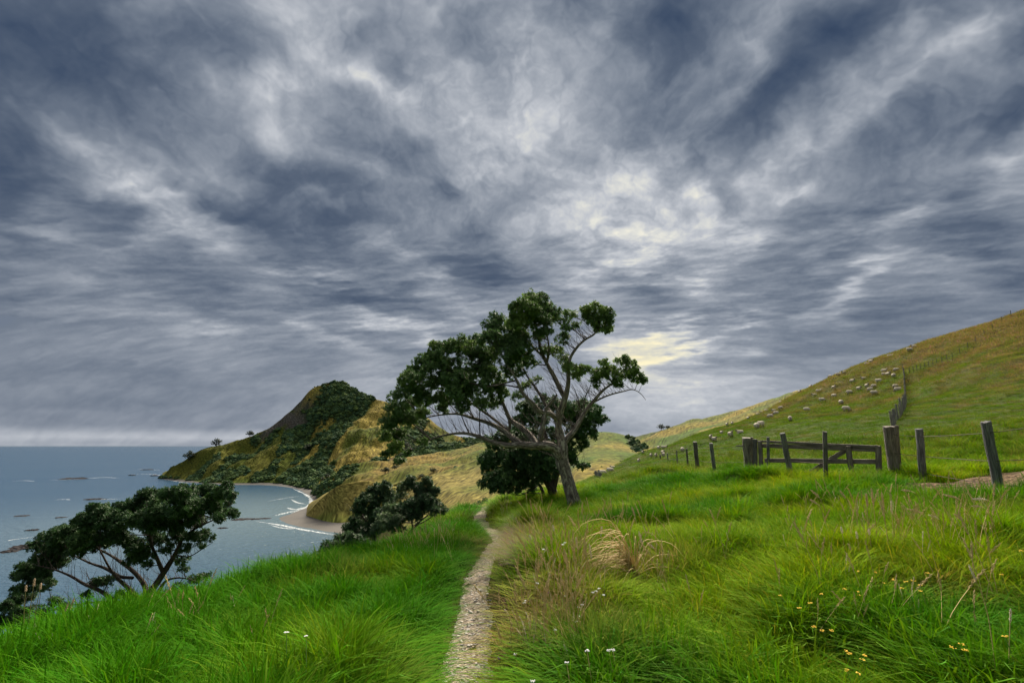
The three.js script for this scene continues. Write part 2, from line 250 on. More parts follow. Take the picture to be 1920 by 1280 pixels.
const soilBump = noiseTexture(512, 2.4, (u, v, n) => [.5 + n(30, 4, 13, .6) * .35], false);
{
  const NR = 420, NT = 560, pos = [], uv = [], col = [], idx = [], c = [0, 0, 0];
  for (let i = 0; i <= NR; i++) {
    const r = .35 * Math.pow(230 / .35, i / NR);
    for (let j = 0; j <= NT; j++) {
      const t = j / NT, q = (t - .5) * 2, a = (q * .62 + q * q * q * .38) * Math.PI, x = Math.sin(a) * r, z = -Math.cos(a) * r;
      pos.push(x, Math.max(height(x, z), SEA - 6), z); uv.push(x, z);
      grassColor(x, z, c, n2(x * 2, z * 2) * .25);
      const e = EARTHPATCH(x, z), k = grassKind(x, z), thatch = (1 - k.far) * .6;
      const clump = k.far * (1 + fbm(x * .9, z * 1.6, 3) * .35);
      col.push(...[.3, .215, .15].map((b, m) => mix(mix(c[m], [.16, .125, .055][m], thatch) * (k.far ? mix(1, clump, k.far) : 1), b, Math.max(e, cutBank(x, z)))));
    }
  }
  for (let i = 0; i < NR; i++) for (let j = 0; j < NT; j++) { const a = i * (NT + 1) + j, b = a + NT + 1; idx.push(a, a + 1, b, b, a + 1, b + 1); }
  const base = pos.length / 3; pos.push(0, height(0, 0), 0); uv.push(0, 0); col.push(.05, .06, .02); for (let j = 0; j < NT; j++) idx.push(base, j + 1, j);
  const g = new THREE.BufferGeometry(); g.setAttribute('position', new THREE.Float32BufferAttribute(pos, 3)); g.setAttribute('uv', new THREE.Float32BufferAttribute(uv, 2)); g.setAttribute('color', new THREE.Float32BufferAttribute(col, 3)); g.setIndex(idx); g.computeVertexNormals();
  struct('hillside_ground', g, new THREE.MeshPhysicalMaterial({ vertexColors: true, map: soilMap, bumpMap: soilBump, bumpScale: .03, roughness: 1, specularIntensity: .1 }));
}
// the trodden path, a ragged sheet just above the ground
{
  const pos = [], uv = [], col = [], idx = [], M = 12; let along = 0;
  trackLine.forEach((p, i) => {
    const q = trackLine[Math.min(i + 1, trackLine.length - 1)], o = trackLine[Math.max(0, i - 1)], dx = q.x - o.x, dz = q.z - o.z, l = Math.hypot(dx, dz), sx = -dz / l, sz = dx / l; along += i ? Math.hypot(p.x - o.x, p.z - o.z) : 0;
    for (let j = 0; j <= M; j++) {
      const s = (j / M - .5) * 2, w = p.y * (1.05 + .22 * n2(along * 3.1, s > 0 ? 4 : 9) + .3 * n2(along * .9 + 31, s > 0 ? 14 : 19)), x = p.x + sx * s * w, z = p.z + sz * s * w;
      pos.push(x, height(x, z) + .012 + .014 * fbm(along * 7, s * 3 + 40, 3) * (1 - s * s) + .012 * Math.sin(along * 21 + n2(along * 2, s) * 3) * (1 - s * s), z); uv.push(s * w, along);
      const t = fbm(along * 6, s * 4, 4), d = fbm(along * 2.2 + 9, s * 1.6, 3) - .2 + s * s * .25; const dirt = Math.min(1, Math.max(0, d)); const v = 1 + t * .3;
      col.push(mix(.56, .32, dirt) * v, mix(.46, .24, dirt) * v, mix(.34, .12, dirt) * v);
    }
  });
  for (let i = 0; i < trackLine.length - 1; i++) for (let j = 0; j < M; j++) { const a = i * (M + 1) + j, b = a + M + 1; idx.push(a, a + 1, b, b, a + 1, b + 1); }
  const g = new THREE.BufferGeometry(); g.setAttribute('position', new THREE.Float32BufferAttribute(pos, 3)); g.setAttribute('uv', new THREE.Float32BufferAttribute(uv, 2)); g.setAttribute('color', new THREE.Float32BufferAttribute(col, 3)); g.setIndex(idx); g.computeVertexNormals();
  const map = noiseTexture(512, .8, (u, v, n) => { const g = .68 + n([14, 46], 4, 5, .6) * .36; return [g, g, g]; }), bump = noiseTexture(512, .8, (u, v, n) => [.5 + n([14, 40], 4, 25, .6) * .4], false);
  struct('footpath', g, new THREE.MeshStandardMaterial({ vertexColors: true, map, bumpMap: bump, bumpScale: .02, roughness: 1, side: THREE.DoubleSide }));
}

// ---------------------------------------------------------------- sea
const seaAt = (px, py) => { const v = ray(px, py); return v.multiplyScalar((SEA - 1.65) / v.y).add(camera.position); };
{
  const g = new THREE.RingGeometry(30, 60000, 220, 90); g.rotateX(-Math.PI / 2);
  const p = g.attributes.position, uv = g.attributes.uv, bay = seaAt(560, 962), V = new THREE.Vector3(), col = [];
  for (let i = 0; i < p.count; i++) { const r = Math.hypot(p.getX(i), p.getZ(i)), k = 30 * Math.pow(2000, (r - 30) / 59970) / r; p.setXYZ(i, p.getX(i) * k, SEA, p.getZ(i) * k); uv.setXY(i, p.getX(i), p.getZ(i)); const q = bay.distanceTo(V.set(p.getX(i), SEA, p.getZ(i))), paintedSky = Math.exp(-((q / 230) ** 2)) + fbm(p.getX(i) * .004, p.getZ(i) * .004, 3) * .06; col.push(mix(.014, .1, paintedSky), mix(.05, .15, paintedSky), mix(.095, .18, paintedSky)); }
  g.setAttribute('color', new THREE.Float32BufferAttribute(col, 3));   // paler round the bay: reflected bright sky painted into the water colour
  const bump = noiseTexture(1024, 170, (u, v, n) => [.5 + n([6, 9], 2, 15, .5) * .16 + n([22, 30], 3, 5, .55) * .2 + n([70, 90], 3, 8, .6) * .14], false);
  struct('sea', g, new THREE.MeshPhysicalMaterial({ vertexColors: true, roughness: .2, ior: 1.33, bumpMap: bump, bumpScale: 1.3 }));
}

// ---------------------------------------------------------------- headland and far hills: sheets lofted through surveyed rows, foot to crest
const farHills = [];
const grassMap = noiseTexture(512, 60, (u, v, n) => { const g = .72 + n([16, 30], 4, 2, .6) * .26 + n(26, 3, 7) * .12; return [g, g * .99, g * .95]; });
const grassBump = noiseTexture(512, 60, (u, v, n) => [.5 + n([14, 24], 4, 12, .6) * .3], false);
function rowAt(row, x) {
  let i = 0; while (i < row.length - 2 && x > row[i + 1][0]) i++;
  const p0 = row[Math.max(0, i - 1)], p1 = row[i], p2 = row[i + 1], p3 = row[Math.min(row.length - 1, i + 2)], t = Math.min(1, Math.max(0, (x - p1[0]) / (p2[0] - p1[0])));
  const h = (k) => { const m1 = (p2[k] - p0[k]) / (p2[0] - p0[0] || 1) * (p2[0] - p1[0]), m2 = (p3[k] - p1[k]) / (p3[0] - p1[0] || 1) * (p2[0] - p1[0]), t2 = t * t, t3 = t2 * t; return (2 * t3 - 3 * t2 + 1) * p1[k] + (t3 - 2 * t2 + t) * m1 + (-2 * t3 + 3 * t2) * p2[k] + (t3 - t2) * m2; };
  return at(x, h(1), h(2));
}
function hill(name, rows, nx, ny, rough, paint, bump = .7, fall = [0, 0]) {
  rows = rows.map((r) => r.map((p) => p[2] === 's' ? [p[0], p[1], (SEA - 1.65) / ray(p[0], p[1]).y] : p));
  const x0 = Math.max(...rows.map((r) => r[0][0])), x1 = Math.min(...rows.map((r) => r[r.length - 1][0]));
  const pos = [], uv = [], col = [], idx = [], R = rows.length, cols = [], NB = 8, inner = [];
  for (let i = 0; i <= nx; i++) {
    const x = mix(x0, x1, i / nx), c = rows.map((r) => rowAt(r, x)), crest = c[R - 1], out = [];
    const f = c[0].clone(); f.y -= 14; f.lerp(new THREE.Vector3(0, f.y, 0), .02); out.push(f);
    for (let j = 0; j <= ny; j++) {
      const t = j / ny * (R - 1), k = Math.min(R - 2, Math.floor(t)), u = t - k, q = c[k].clone(), a = c[Math.max(0, k - 1)], d = c[Math.min(R - 1, k + 2)], b = c[k + 1];
      for (const ax of ['x', 'y', 'z']) { const m1 = k > 0 ? (b[ax] - a[ax]) / 2 : (b[ax] - c[k][ax]), m2 = k + 2 < R ? (d[ax] - c[k][ax]) / 2 : (b[ax] - c[k][ax]) * .5, u2 = u * u, u3 = u2 * u; q[ax] = (2 * u3 - 3 * u2 + 1) * c[k][ax] + (u3 - 2 * u2 + u) * m1 + (-2 * u3 + 3 * u2) * b[ax] + (u3 - u2) * m2; }
      out.push(q);
    }
    for (let j = 1; j <= NB; j++) { const q = crest.clone(), l = Math.hypot(q.x, q.z), s = j / NB; q.x *= 1 + s * .45; q.z *= 1 + s * .45; q.y = mix(crest.y, SEA - 8, s * s * .6 + s * .4); out.push(q); }
    cols.push(out);
  }
  const M = ny + 2 + NB;
  cols.forEach((out, i) => out.forEach((q, j) => {
    const e = smooth(0, .12, j / ny) , s = rough[0];
    const ridge = j > ny ? .35 : 1 - .75 * smooth(.82, 1, (j - 1) / ny);
    q.y += (fbm(q.x * s, q.z * s, 5, .5) * rough[1] * ridge - Math.abs(fbm(q.x * s * 1.4 + 40, q.z * s * .5, 4)) * rough[1] * .7 * ridge) * e * smooth(SEA, SEA + 12, q.y);
  }));
  cols.forEach((out, i) => { const k = (fall[0] ? smooth(0, fall[0], i / nx) : 1) * (fall[1] ? smooth(0, fall[1], 1 - i / nx) : 1); if (k < 1) out.forEach((q) => { q.y = mix(SEA - 9, q.y, k); }); });
  const P = (i, j) => cols[Math.max(0, Math.min(nx, i))][Math.max(0, Math.min(M - 1, j))];
  for (let i = 0; i <= nx; i++) for (let j = 0; j < M; j++) {
    const q = P(i, j), a = P(i + 1, j).clone().sub(P(i - 1, j)), b = P(i, j + 1).clone().sub(P(i, j - 1)), n = a.cross(b).normalize(); if (n.y < 0) n.negate();
    pos.push(q.x, q.y, q.z); uv.push(q.x, q.z + q.y * 2); col.push(...paint(q, n, Math.min(1, Math.max(0, (j - 1) / ny)), mix(x0, x1, i / nx)));
    if (j > 0 && j <= ny + 2) inner.push([q, n, (j - 1) / ny, mix(x0, x1, i / nx)]);
  }
  for (let i = 0; i < nx; i++) for (let j = 0; j < M - 1; j++) { const a = i * M + j, b = a + M; idx.push(a, b, a + 1, b, b + 1, a + 1); }
  const g = new THREE.BufferGeometry(); g.setAttribute('position', new THREE.Float32BufferAttribute(pos, 3)); g.setAttribute('uv', new THREE.Float32BufferAttribute(uv, 2)); g.setAttribute('color', new THREE.Float32BufferAttribute(col, 3)); g.setIndex(idx); g.computeVertexNormals();
  const m = struct(name, g, new THREE.MeshPhysicalMaterial({ vertexColors: true, map: grassMap, bumpMap: grassBump, bumpScale: bump, roughness: 1, specularIntensity: .1, side: THREE.DoubleSide }));
  return { mesh: m, cols, inner, nx, ny, x0, x1 };
}
const mixc = (a, b, t) => [0, 1, 2].map((k) => mix(a[k], b[k], t));
const GOLD = [.3, .245, .055], OLIVE = [.13, .165, .028], GREEN = [.08, .155, .02], SCRUB = [.045, .075, .03], ROCK = [.15, .14, .125], CLAY = [.2, .125, .075];
function scrubAt(q, n, t, px) {                                              // where bushes cover the headland
  const a = fbm(q.x * .0105 + 3, q.z * .0075 + q.y * .009, 4, .55), b = fbm(q.x * .03, q.z * .03 + q.y * .02, 3);
  let m = a * .9 + b * .35 + .14 + .3 * smooth(.55, .15, t) * smooth(.03, .12, t) + .25 * smooth(.6, .85, t) * smooth(600, 640, px);
  m -= .6 * Math.exp(-(((px - 640) / 100) ** 2 + ((t - .5) / .09) ** 2)) + .3 * Math.exp(-(((px - 560) / 70) ** 2 + ((t - .34) / .05) ** 2)) + .3 * Math.exp(-(((px - 705) / 24) ** 2 + ((t - .78) / .16) ** 2));
  m -= .5 * smooth(.94, 1, t) * smooth(600, 500, px);
  return m;
}
const crag = (q, n, t, px) => smooth(.84, .93, t + fbm(q.x * .02, q.y * .03, 4) * .22) * smooth(615, 560, px + fbm(q.x * .02, q.y * .02, 3) * 30) * smooth(470, 510, px);
const headland = hill('headland', [
  [[303, 896, 's'], [350, 902, 's'], [400, 906, 's'], [450, 907, 's'], [500, 907, 's'], [550, 911, 's'], [585, 922, 's'], [606, 936, 's'], [660, 925, 590], [720, 905, 660], [780, 888, 730], [850, 870, 800], [960, 850, 900]],
  [[303, 895.5, 1002], [350, 889, 965], [405, 880, 930], [470, 877, 915], [520, 876, 905], [560, 878, 890], [600, 880, 850], [640, 875, 800], [690, 868, 780], [740, 860, 800], [790, 850, 830], [860, 842, 880], [960, 840, 950]],
  [[303, 895, 1005], [350, 880, 1000], [405, 862, 985], [470, 849, 985], [520, 838, 985], [560, 826, 990], [620, 806, 1000], [680, 800, 985], [730, 812, 950], [790, 826, 930], [850, 838, 950], [960, 840, 980]],
  [[303, 894, 1010], [338, 869, 1015], [372, 847, 1020], [405, 837, 1030], [470, 816, 1050], [500, 802, 1062], [520, 789, 1075], [555, 760, 1100], [580, 734, 1120], [600, 723, 1135], [625, 717, 1150], [648, 720, 1150], [675, 736, 1130], [700, 743, 1120], [730, 753, 1110], [790, 778, 1090], [850, 812, 1060], [960, 842, 1040]],
], 260, 110, [.012, 13], (q, n, t, px) => {
  let c = mixc(GOLD.map((v) => v * 1.15), OLIVE, smooth(-.1, .5, fbm(q.x * .02, q.z * .02 + q.y * .02, 4) + .35 * smooth(.3, .05, t)));
  c = mixc(c, OLIVE, .75 * smooth(600, 500, px + fbm(q.x * .02 + 60, q.z * .02, 3) * 60)); c = mixc(c, GREEN, .5 * smooth(.16, .04, t));
  c = mixc(c, SCRUB, smooth(.08, .2, scrubAt(q, n, t, px)));
  c = mixc(c, mixc(ROCK, CLAY, .2 * Math.max(0, .2 + fbm(q.x * .05, q.y * .08, 3))), crag(q, n, t, px));
  c = mixc(c, CLAY, .8 * smooth(.25, .5, fbm(q.x * .02 + 90, q.y * .05 + q.z * .02, 3)) * smooth(.06, .2, t) * smooth(.5, .3, t) * smooth(560, 700, px));
  return mixc(c, [.07, .06, .055], smooth(.022, .008, t));
}, 2.4);
const pasture = (green, scrub = 0, gold = GOLD) => (q, n, t, px) => {
  let c = mixc(gold, OLIVE, smooth(-.35, .6, fbm(q.x * .012 + 7, q.z * .012, 4) + green)); const v = 1 + fbm(q.x * .06, q.z * .06, 3) * .18;
  c = mixc(c, GREEN, smooth(.1, .6, fbm(q.x * .016 + 30, q.z * .01, 3) + green - .3));
  if (scrub) c = mixc(c, SCRUB, smooth(.1, .2, scrub(q, px, t)));
  return c.map((k) => k * v);
};
const goldenBack = hill('golden_hill', [
  [[605, 940, 596], [640, 940, 540], [700, 925, 500], [760, 900, 500], [850, 885, 520], [930, 872, 560], [1100, 872, 600]],
  [[605, 925, 615], [640, 908, 600], [690, 892, 590], [760, 882, 600], [850, 863, 630], [930, 848, 660], [1100, 850, 700]],
  [[605, 905, 640], [630, 890, 648], [655, 872, 655], [690, 863, 660], [740, 862, 680], [800, 851, 700], [870, 838, 740], [905, 826, 760], [1000, 822, 800], [1100, 832, 800]],
], 120, 50, [.013, 7], pasture(.08, 0, [.27, .2, .055]), .7, [0, .08]);
const goldenSpur = hill('golden_spur', [
  [[572, 975, 's'], [600, 982, 's'], [640, 986, 's'], [700, 988, 420], [760, 975, 400], [860, 955, 380]],
  [[572, 972, 448], [600, 958, 440], [640, 945, 430], [700, 940, 430], [760, 945, 420], [860, 932, 410]],
  [[572, 968, 455], [585, 950, 452], [605, 930, 450], [632, 912, 446], [655, 905, 446], [690, 901, 450], [725, 910, 450], [770, 914, 450], [860, 905, 450]],
], 110, 50, [.016, 2.6], (q, n, t, px) => mixc(pasture(-.1, 0, [.4, .33, .1])(q, n, t, px), [.15, .22, .04], .55 * smooth(.55, .2, t + fbm(q.x * .03, q.z * .03, 3) * .25)), .7, [0, .15]);
const goldenFront = hill('terraced_hill', [
  [[655, 1060, 230], [700, 1040, 220], [780, 1005, 200], [850, 985, 180], [920, 965, 170], [1000, 945, 170], [1110, 915, 180]],
  [[655, 985, 320], [700, 965, 315], [780, 935, 300], [850, 915, 295], [920, 902, 290], [1000, 885, 290], [1110, 885, 300]],
  [[655, 955, 330], [700, 938, 330], [760, 909, 335], [830, 882, 345], [880, 866, 352], [920, 853, 360], [1000, 850, 380], [1110, 866, 380]],
], 110, 60, [.014, 4], pasture(.1, 0, [.29, .25, .075]), .7, [.22, .1]);
const paleHill = hill('pale_green_hill', [
  [[940, 985, 140], [1000, 960, 150], [1080, 925, 150], [1130, 905, 160], [1180, 890, 180], [1240, 872, 190], [1300, 862, 190]],
  [[940, 880, 320], [1000, 860, 320], [1080, 845, 320], [1130, 843, 310], [1180, 846, 310], [1240, 856, 300], [1300, 860, 290]],
  [[940, 845, 420], [1000, 830, 420], [1080, 814, 430], [1130, 810, 440], [1165, 814, 440], [1195, 827, 430], [1240, 848, 420], [1300, 860, 400]],
], 90, 50, [.013, 2.6], pasture(.5, (q, px, t) => -.6 + 1.1 * Math.exp(-(((px - 1178 - (1 - t) * 60) / 26) ** 2 + ((t - .72) / .26) ** 2))), .7, [.4, .1]);
const darkRidge = hill('dark_ridge', [
  [[1120, 870, 300], [1190, 858, 300], [1250, 848, 290], [1300, 832, 280], [1400, 795, 262], [1480, 765, 255], [1700, 720, 250]],
  [[1120, 835, 520], [1190, 818, 480], [1225, 809, 470], [1300, 789, 450], [1400, 763, 420], [1480, 738, 400], [1560, 715, 400], [1700, 690, 400]],
], 90, 40, [.02, 4], (q, n, t, px) => mixc(pasture(.2)(q, n, t, px), SCRUB, .8 * smooth(1180, 1210, px) * smooth(1300, 1240, px) * smooth(.55, .9, t + fbm(q.x * .05, q.z * .05, 3) * .2)));
// the valley floor under them, so that nothing opens between the hills
{
  const g = new THREE.PlaneGeometry(1300, 760, 60, 40); g.rotateX(-Math.PI / 2); g.translate(560, 0, -560);
  const p = g.attributes.position, uv = g.attributes.uv, col = []; for (let i = 0; i < p.count; i++) { const x = p.getX(i), z = p.getZ(i); p.setY(i, mix(SEA - 4, -42, smooth(-90, 40, x + (z + 400) * .2)) + fbm(x * .01, z * .01, 4) * 4); uv.setXY(i, x, z); col.push(...pasture(.1)(new THREE.Vector3(x, 0, z))); }
  g.setAttribute('color', new THREE.Float32BufferAttribute(col, 3)); g.computeVertexNormals();
  struct('valley_floor', g, new THREE.MeshStandardMaterial({ vertexColors: true, map: grassMap, roughness: 1 }));
}
// beach: dark shingle above, damp sand below, from the headland round to the foot of our own hill
{
  const inland = [[303, 895], [350, 900.5], [420, 905], [500, 906], [550, 909.5], [585, 920], [605, 936], [602, 947], [577, 961], [573, 973], [600, 981], [640, 985.5], [700, 990], [760, 996]];
  const water = [[300, 898], [350, 904], [420, 908.5], [500, 910], [546, 915], [572, 926], [584, 937], [578, 948], [545, 962], [516, 973], [552, 987], [596, 995], [645, 1003], [700, 1014], [760, 1030]];
  const curve = (l) => new THREE.CatmullRomCurve3(l.map(([x, y]) => seaAt(x, y)), false, 'centripetal').getPoints(260), a = curve(inland), b = curve(water), pos = [], uv = [], col = [], idx = [], M = 10;
  a.forEach((p, i) => { for (let j = 0; j <= M; j++) { const t = j / M, q = p.clone().lerp(b[i], mix(-.15, 1.08, t)), n = fbm(q.x * .05, q.z * .05, 4); q.y = SEA + mix(2.2, -.25, Math.min(1, t * 1.05)) + n * .15; pos.push(q.x, q.y, q.z); uv.push(q.x, q.z);
    const sand = smooth(.35, .6, t + n * .2) * smooth(150, 185, i); const c = mixc(mixc([.04, .04, .043], [.085, .078, .072], smooth(-.2, .5, n)), [.115, .108, .1], sand); col.push(...mixc(c, [.09, .085, .085], smooth(.82, .97, t + n * .05))); } });
  for (let i = 0; i < a.length - 1; i++) for (let j = 0; j < M; j++) { const k = i * (M + 1) + j, l = k + M + 1; idx.push(k, l, k + 1, l, l + 1, k + 1); }
  const g = new THREE.BufferGeometry(); g.setAttribute('position', new THREE.Float32BufferAttribute(pos, 3)); g.setAttribute('uv', new THREE.Float32BufferAttribute(uv, 2)); g.setAttribute('color', new THREE.Float32BufferAttribute(col, 3)); g.setIndex(idx); g.computeVertexNormals();
  struct('beach', g, new THREE.MeshStandardMaterial({ vertexColors: true, map: soilMap, roughness: .9, side: THREE.DoubleSide }));
}
// surf: ragged sheets of foam riding a few centimetres above the water
const foamAlpha = noiseTexture(512, 1, (u, v, n) => [smooth(.42, .78, .5 + n([18, 9], 5, 3, .65) * .55 - Math.abs(v - .5) * .25)], false); foamAlpha.repeat.set(1, 1);
const foamMat = new THREE.MeshStandardMaterial({ color: 0xe8ecee, roughness: .9, alphaMap: foamAlpha, transparent: true, side: THREE.DoubleSide });
function foam(points, width, label, lift = .12) {
  const c = new THREE.CatmullRomCurve3(points.map(([x, y]) => seaAt(x, y))).getPoints(50), pos = [], uv = [], idx = []; let along = 0;
  c.forEach((p, i) => { const q = c[Math.min(50, i + 1)], o = c[Math.max(0, i - 1)], d = q.clone().sub(o).normalize(), w = width * .62 * (.15 + .85 * Math.sin(Math.PI * i / 50)) * Math.max(.12, .75 + .9 * n2(i * .23 + points[0][0], width)); along += i ? p.distanceTo(c[i - 1]) : 0;
    for (const s of [-1, 1]) { pos.push(p.x - d.z * w * s, SEA + lift, p.z + d.x * w * s); uv.push(along / 45 + points[0][0] * .013, s * .5 + .5); } });
  for (let i = 0; i < 50; i++) idx.push(i * 2, i * 2 + 1, i * 2 + 2, i * 2 + 1, i * 2 + 3, i * 2 + 2);
  const g = new THREE.BufferGeometry(); g.setAttribute('position', new THREE.Float32BufferAttribute(pos, 3)); g.setAttribute('uv', new THREE.Float32BufferAttribute(uv, 2)); g.setIndex(idx); g.computeVertexNormals();
  const m = new THREE.Mesh(g, foamMat); stuffOf(m, numbered('surf'), label, 'surf');
}
foam([[548, 916], [572, 927], [583, 938], [577, 949], [545, 963]], 5, 'white surf breaking along the dark curve of the far beach', .3);
foam([[545, 936], [560, 943], [572, 945]], 4, 'short white breaker just off the far beach');
foam([[538, 952], [552, 955], [570, 951]], 6, 'white breaker lapping the shingle point of the beach');
foam([[515, 967], [535, 962], [560, 956]], 5, 'white foam along the tip of the shingle point', .28);
foam([[480, 978], [520, 984], [560, 992], [600, 999], [650, 1007]], 4.5, 'white foam edging the pale sand of the near beach', .3);
foam([[505, 984], [530, 990], [550, 992]], 3.5, 'thin breaker off the pale near sand');
foam([[500, 940], [540, 933], [565, 930]], 2, 'faint line of foam inside the bay');
foam([[22, 902], [45, 901], [64, 902]], 6, 'white water farthest left of the long reef');
foam([[90, 900], [120, 899], [150, 898]], 6, 'white water breaking over the long offshore reef');
foam([[160, 897], [190, 895], [225, 896]], 8, 'long white breaker right of the offshore reef');
foam([[100, 937], [120, 936], [132, 937]], 4, 'small white breaker left of the middle reef');
foam([[160, 937], [195, 936], [225, 935]], 4, 'white water right of the middle reef');
foam([[12, 1014], [35, 1010], [62, 1007]], 2.4, 'white water by the rocks at the left edge of the sea');
foam([[245, 889], [280, 889], [305, 891]], 5, 'white water off the tip of the headland');
foam([[310, 899], [340, 904], [370, 907]], 3, 'white water along the foot of the headland');
foam([[250, 880], [275, 880], [300, 881]], 4, 'white water round the rocks beyond the headland tip');

// ---------------------------------------------------------------- trees: limbs laid out one by one, foliage of leaf rosettes round their twigs
const barkMap = noiseTexture(512, 1, (u, v, n) => { const a = n([26, 7], 4, 3, .6), l = smooth(.22, .4, n([9, 7], 4, 21, .6)); const g = .5 + a * .3; return [mix(g, .82, l * .75), mix(g * .96, .84, l * .75), mix(g * .92, .78, l * .75)]; });
const barkBump = noiseTexture(512, 1, (u, v, n) => [.5 + n([26, 7], 4, 33, .6) * .4], false);
for (const t of [barkMap, barkBump]) t.repeat.set(1, .7);
const bark = (c) => new THREE.MeshStandardMaterial({ color: c, map: barkMap, bumpMap: barkBump, bumpScale: .03, roughness: .95 });
const leafMat = (c) => new THREE.MeshPhysicalMaterial({ color: c, roughness: .6, transmission: .45, thickness: 0, side: THREE.DoubleSide, specularIntensity: .2 });

// a tapering limb through points [Vector3, radius]
function limb(points, sides = 8, per = 5, wob = .12) {
  const c = new THREE.CatmullRomCurve3(points.map((p) => p[0]), false, 'centripetal'), n = (points.length - 1) * per, pos = [], uv = [], idx = [], up = new THREE.Vector3(.3, .2, 1).normalize();
  let along = 0, last = null, side = null;
  for (let i = 0; i <= n; i++) {
    const t = i / n, p = c.getPoint(t), d = c.getTangent(t), k = Math.min(points.length - 2, Math.floor(t * (points.length - 1))), f = t * (points.length - 1) - k, r = mix(points[k][1], points[k + 1][1], f);
    side = (side ?? up).clone().addScaledVector(d, -(side ?? up).dot(d)).normalize(); const b = d.clone().cross(side); if (last) along += p.distanceTo(last); last = p;
    for (let j = 0; j <= sides; j++) { const a = j / sides * Math.PI * 2, w = r * (1 + wob * n2(Math.cos(a) * 1.7 + p.x * 3, Math.sin(a) * 1.7 + along * 2.2)); const q = p.clone().addScaledVector(side, Math.cos(a) * w).addScaledVector(b, Math.sin(a) * w); pos.push(q.x, q.y, q.z); uv.push(j / sides * Math.max(1, Math.round(r * 9)), along); }
  }
  for (let i = 0; i < n; i++) for (let j = 0; j < sides; j++) { const a = i * (sides + 1) + j, b2 = a + sides + 1; idx.push(a, a + 1, b2, b2, a + 1, b2 + 1); }
  const g = new THREE.BufferGeometry(); g.setAttribute('position', new THREE.Float32BufferAttribute(pos, 3)); g.setAttribute('uv', new THREE.Float32BufferAttribute(uv, 2)); g.setIndex(idx); g.computeVertexNormals(); return g;
}
// a rosette of broad leaves at the end of a shoot, pointing up
function rosette(seed, leaves, length, width, spread) {
  const r = rng(seed), pos = [], idx = [], col = [];
  for (let k = 0; k < leaves; k++) {
    const a = k * 2.4 + r() * .6, tilt = mix(.25, spread, Math.sqrt((k + .5) / leaves)) + (r() - .5) * .3, l = length * (.65 + r() * .5), w = width * (.7 + r() * .5), y0 = (1 - k / leaves) * length * .5;
    const dx = Math.sin(tilt) * Math.cos(a), dz = Math.sin(tilt) * Math.sin(a), dy = Math.cos(tilt), sx = -Math.sin(a), sz = Math.cos(a), o = pos.length / 3, tw = (r() - .5) * .8;
    const pt = (t, s) => [dx * l * t + sx * s * w + 0, y0 + dy * l * t - t * t * l * .18 + s * w * tw, dz * l * t + sz * s * w];
    pos.push(...pt(0, 0), ...pt(.45, -1), ...pt(.45, 1), ...pt(1, 0)); idx.push(o, o + 1, o + 2, o + 2, o + 1, o + 3);
    const v = .75 + r() * .5; for (let q = 0; q < 4; q++) col.push(v, v, v * .95);
  }
  const g = new THREE.BufferGeometry(); g.setAttribute('position', new THREE.Float32BufferAttribute(pos, 3)); g.setAttribute('color', new THREE.Float32BufferAttribute(col, 3)); g.setIndex(idx); g.computeVertexNormals(); return g;
}
const M4 = new THREE.Matrix4(), Q4 = new THREE.Quaternion(), Q5 = new THREE.Quaternion(), UP = new THREE.Vector3(0, 1, 0), V3 = (x, y, z) => new THREE.Vector3(x, y, z);
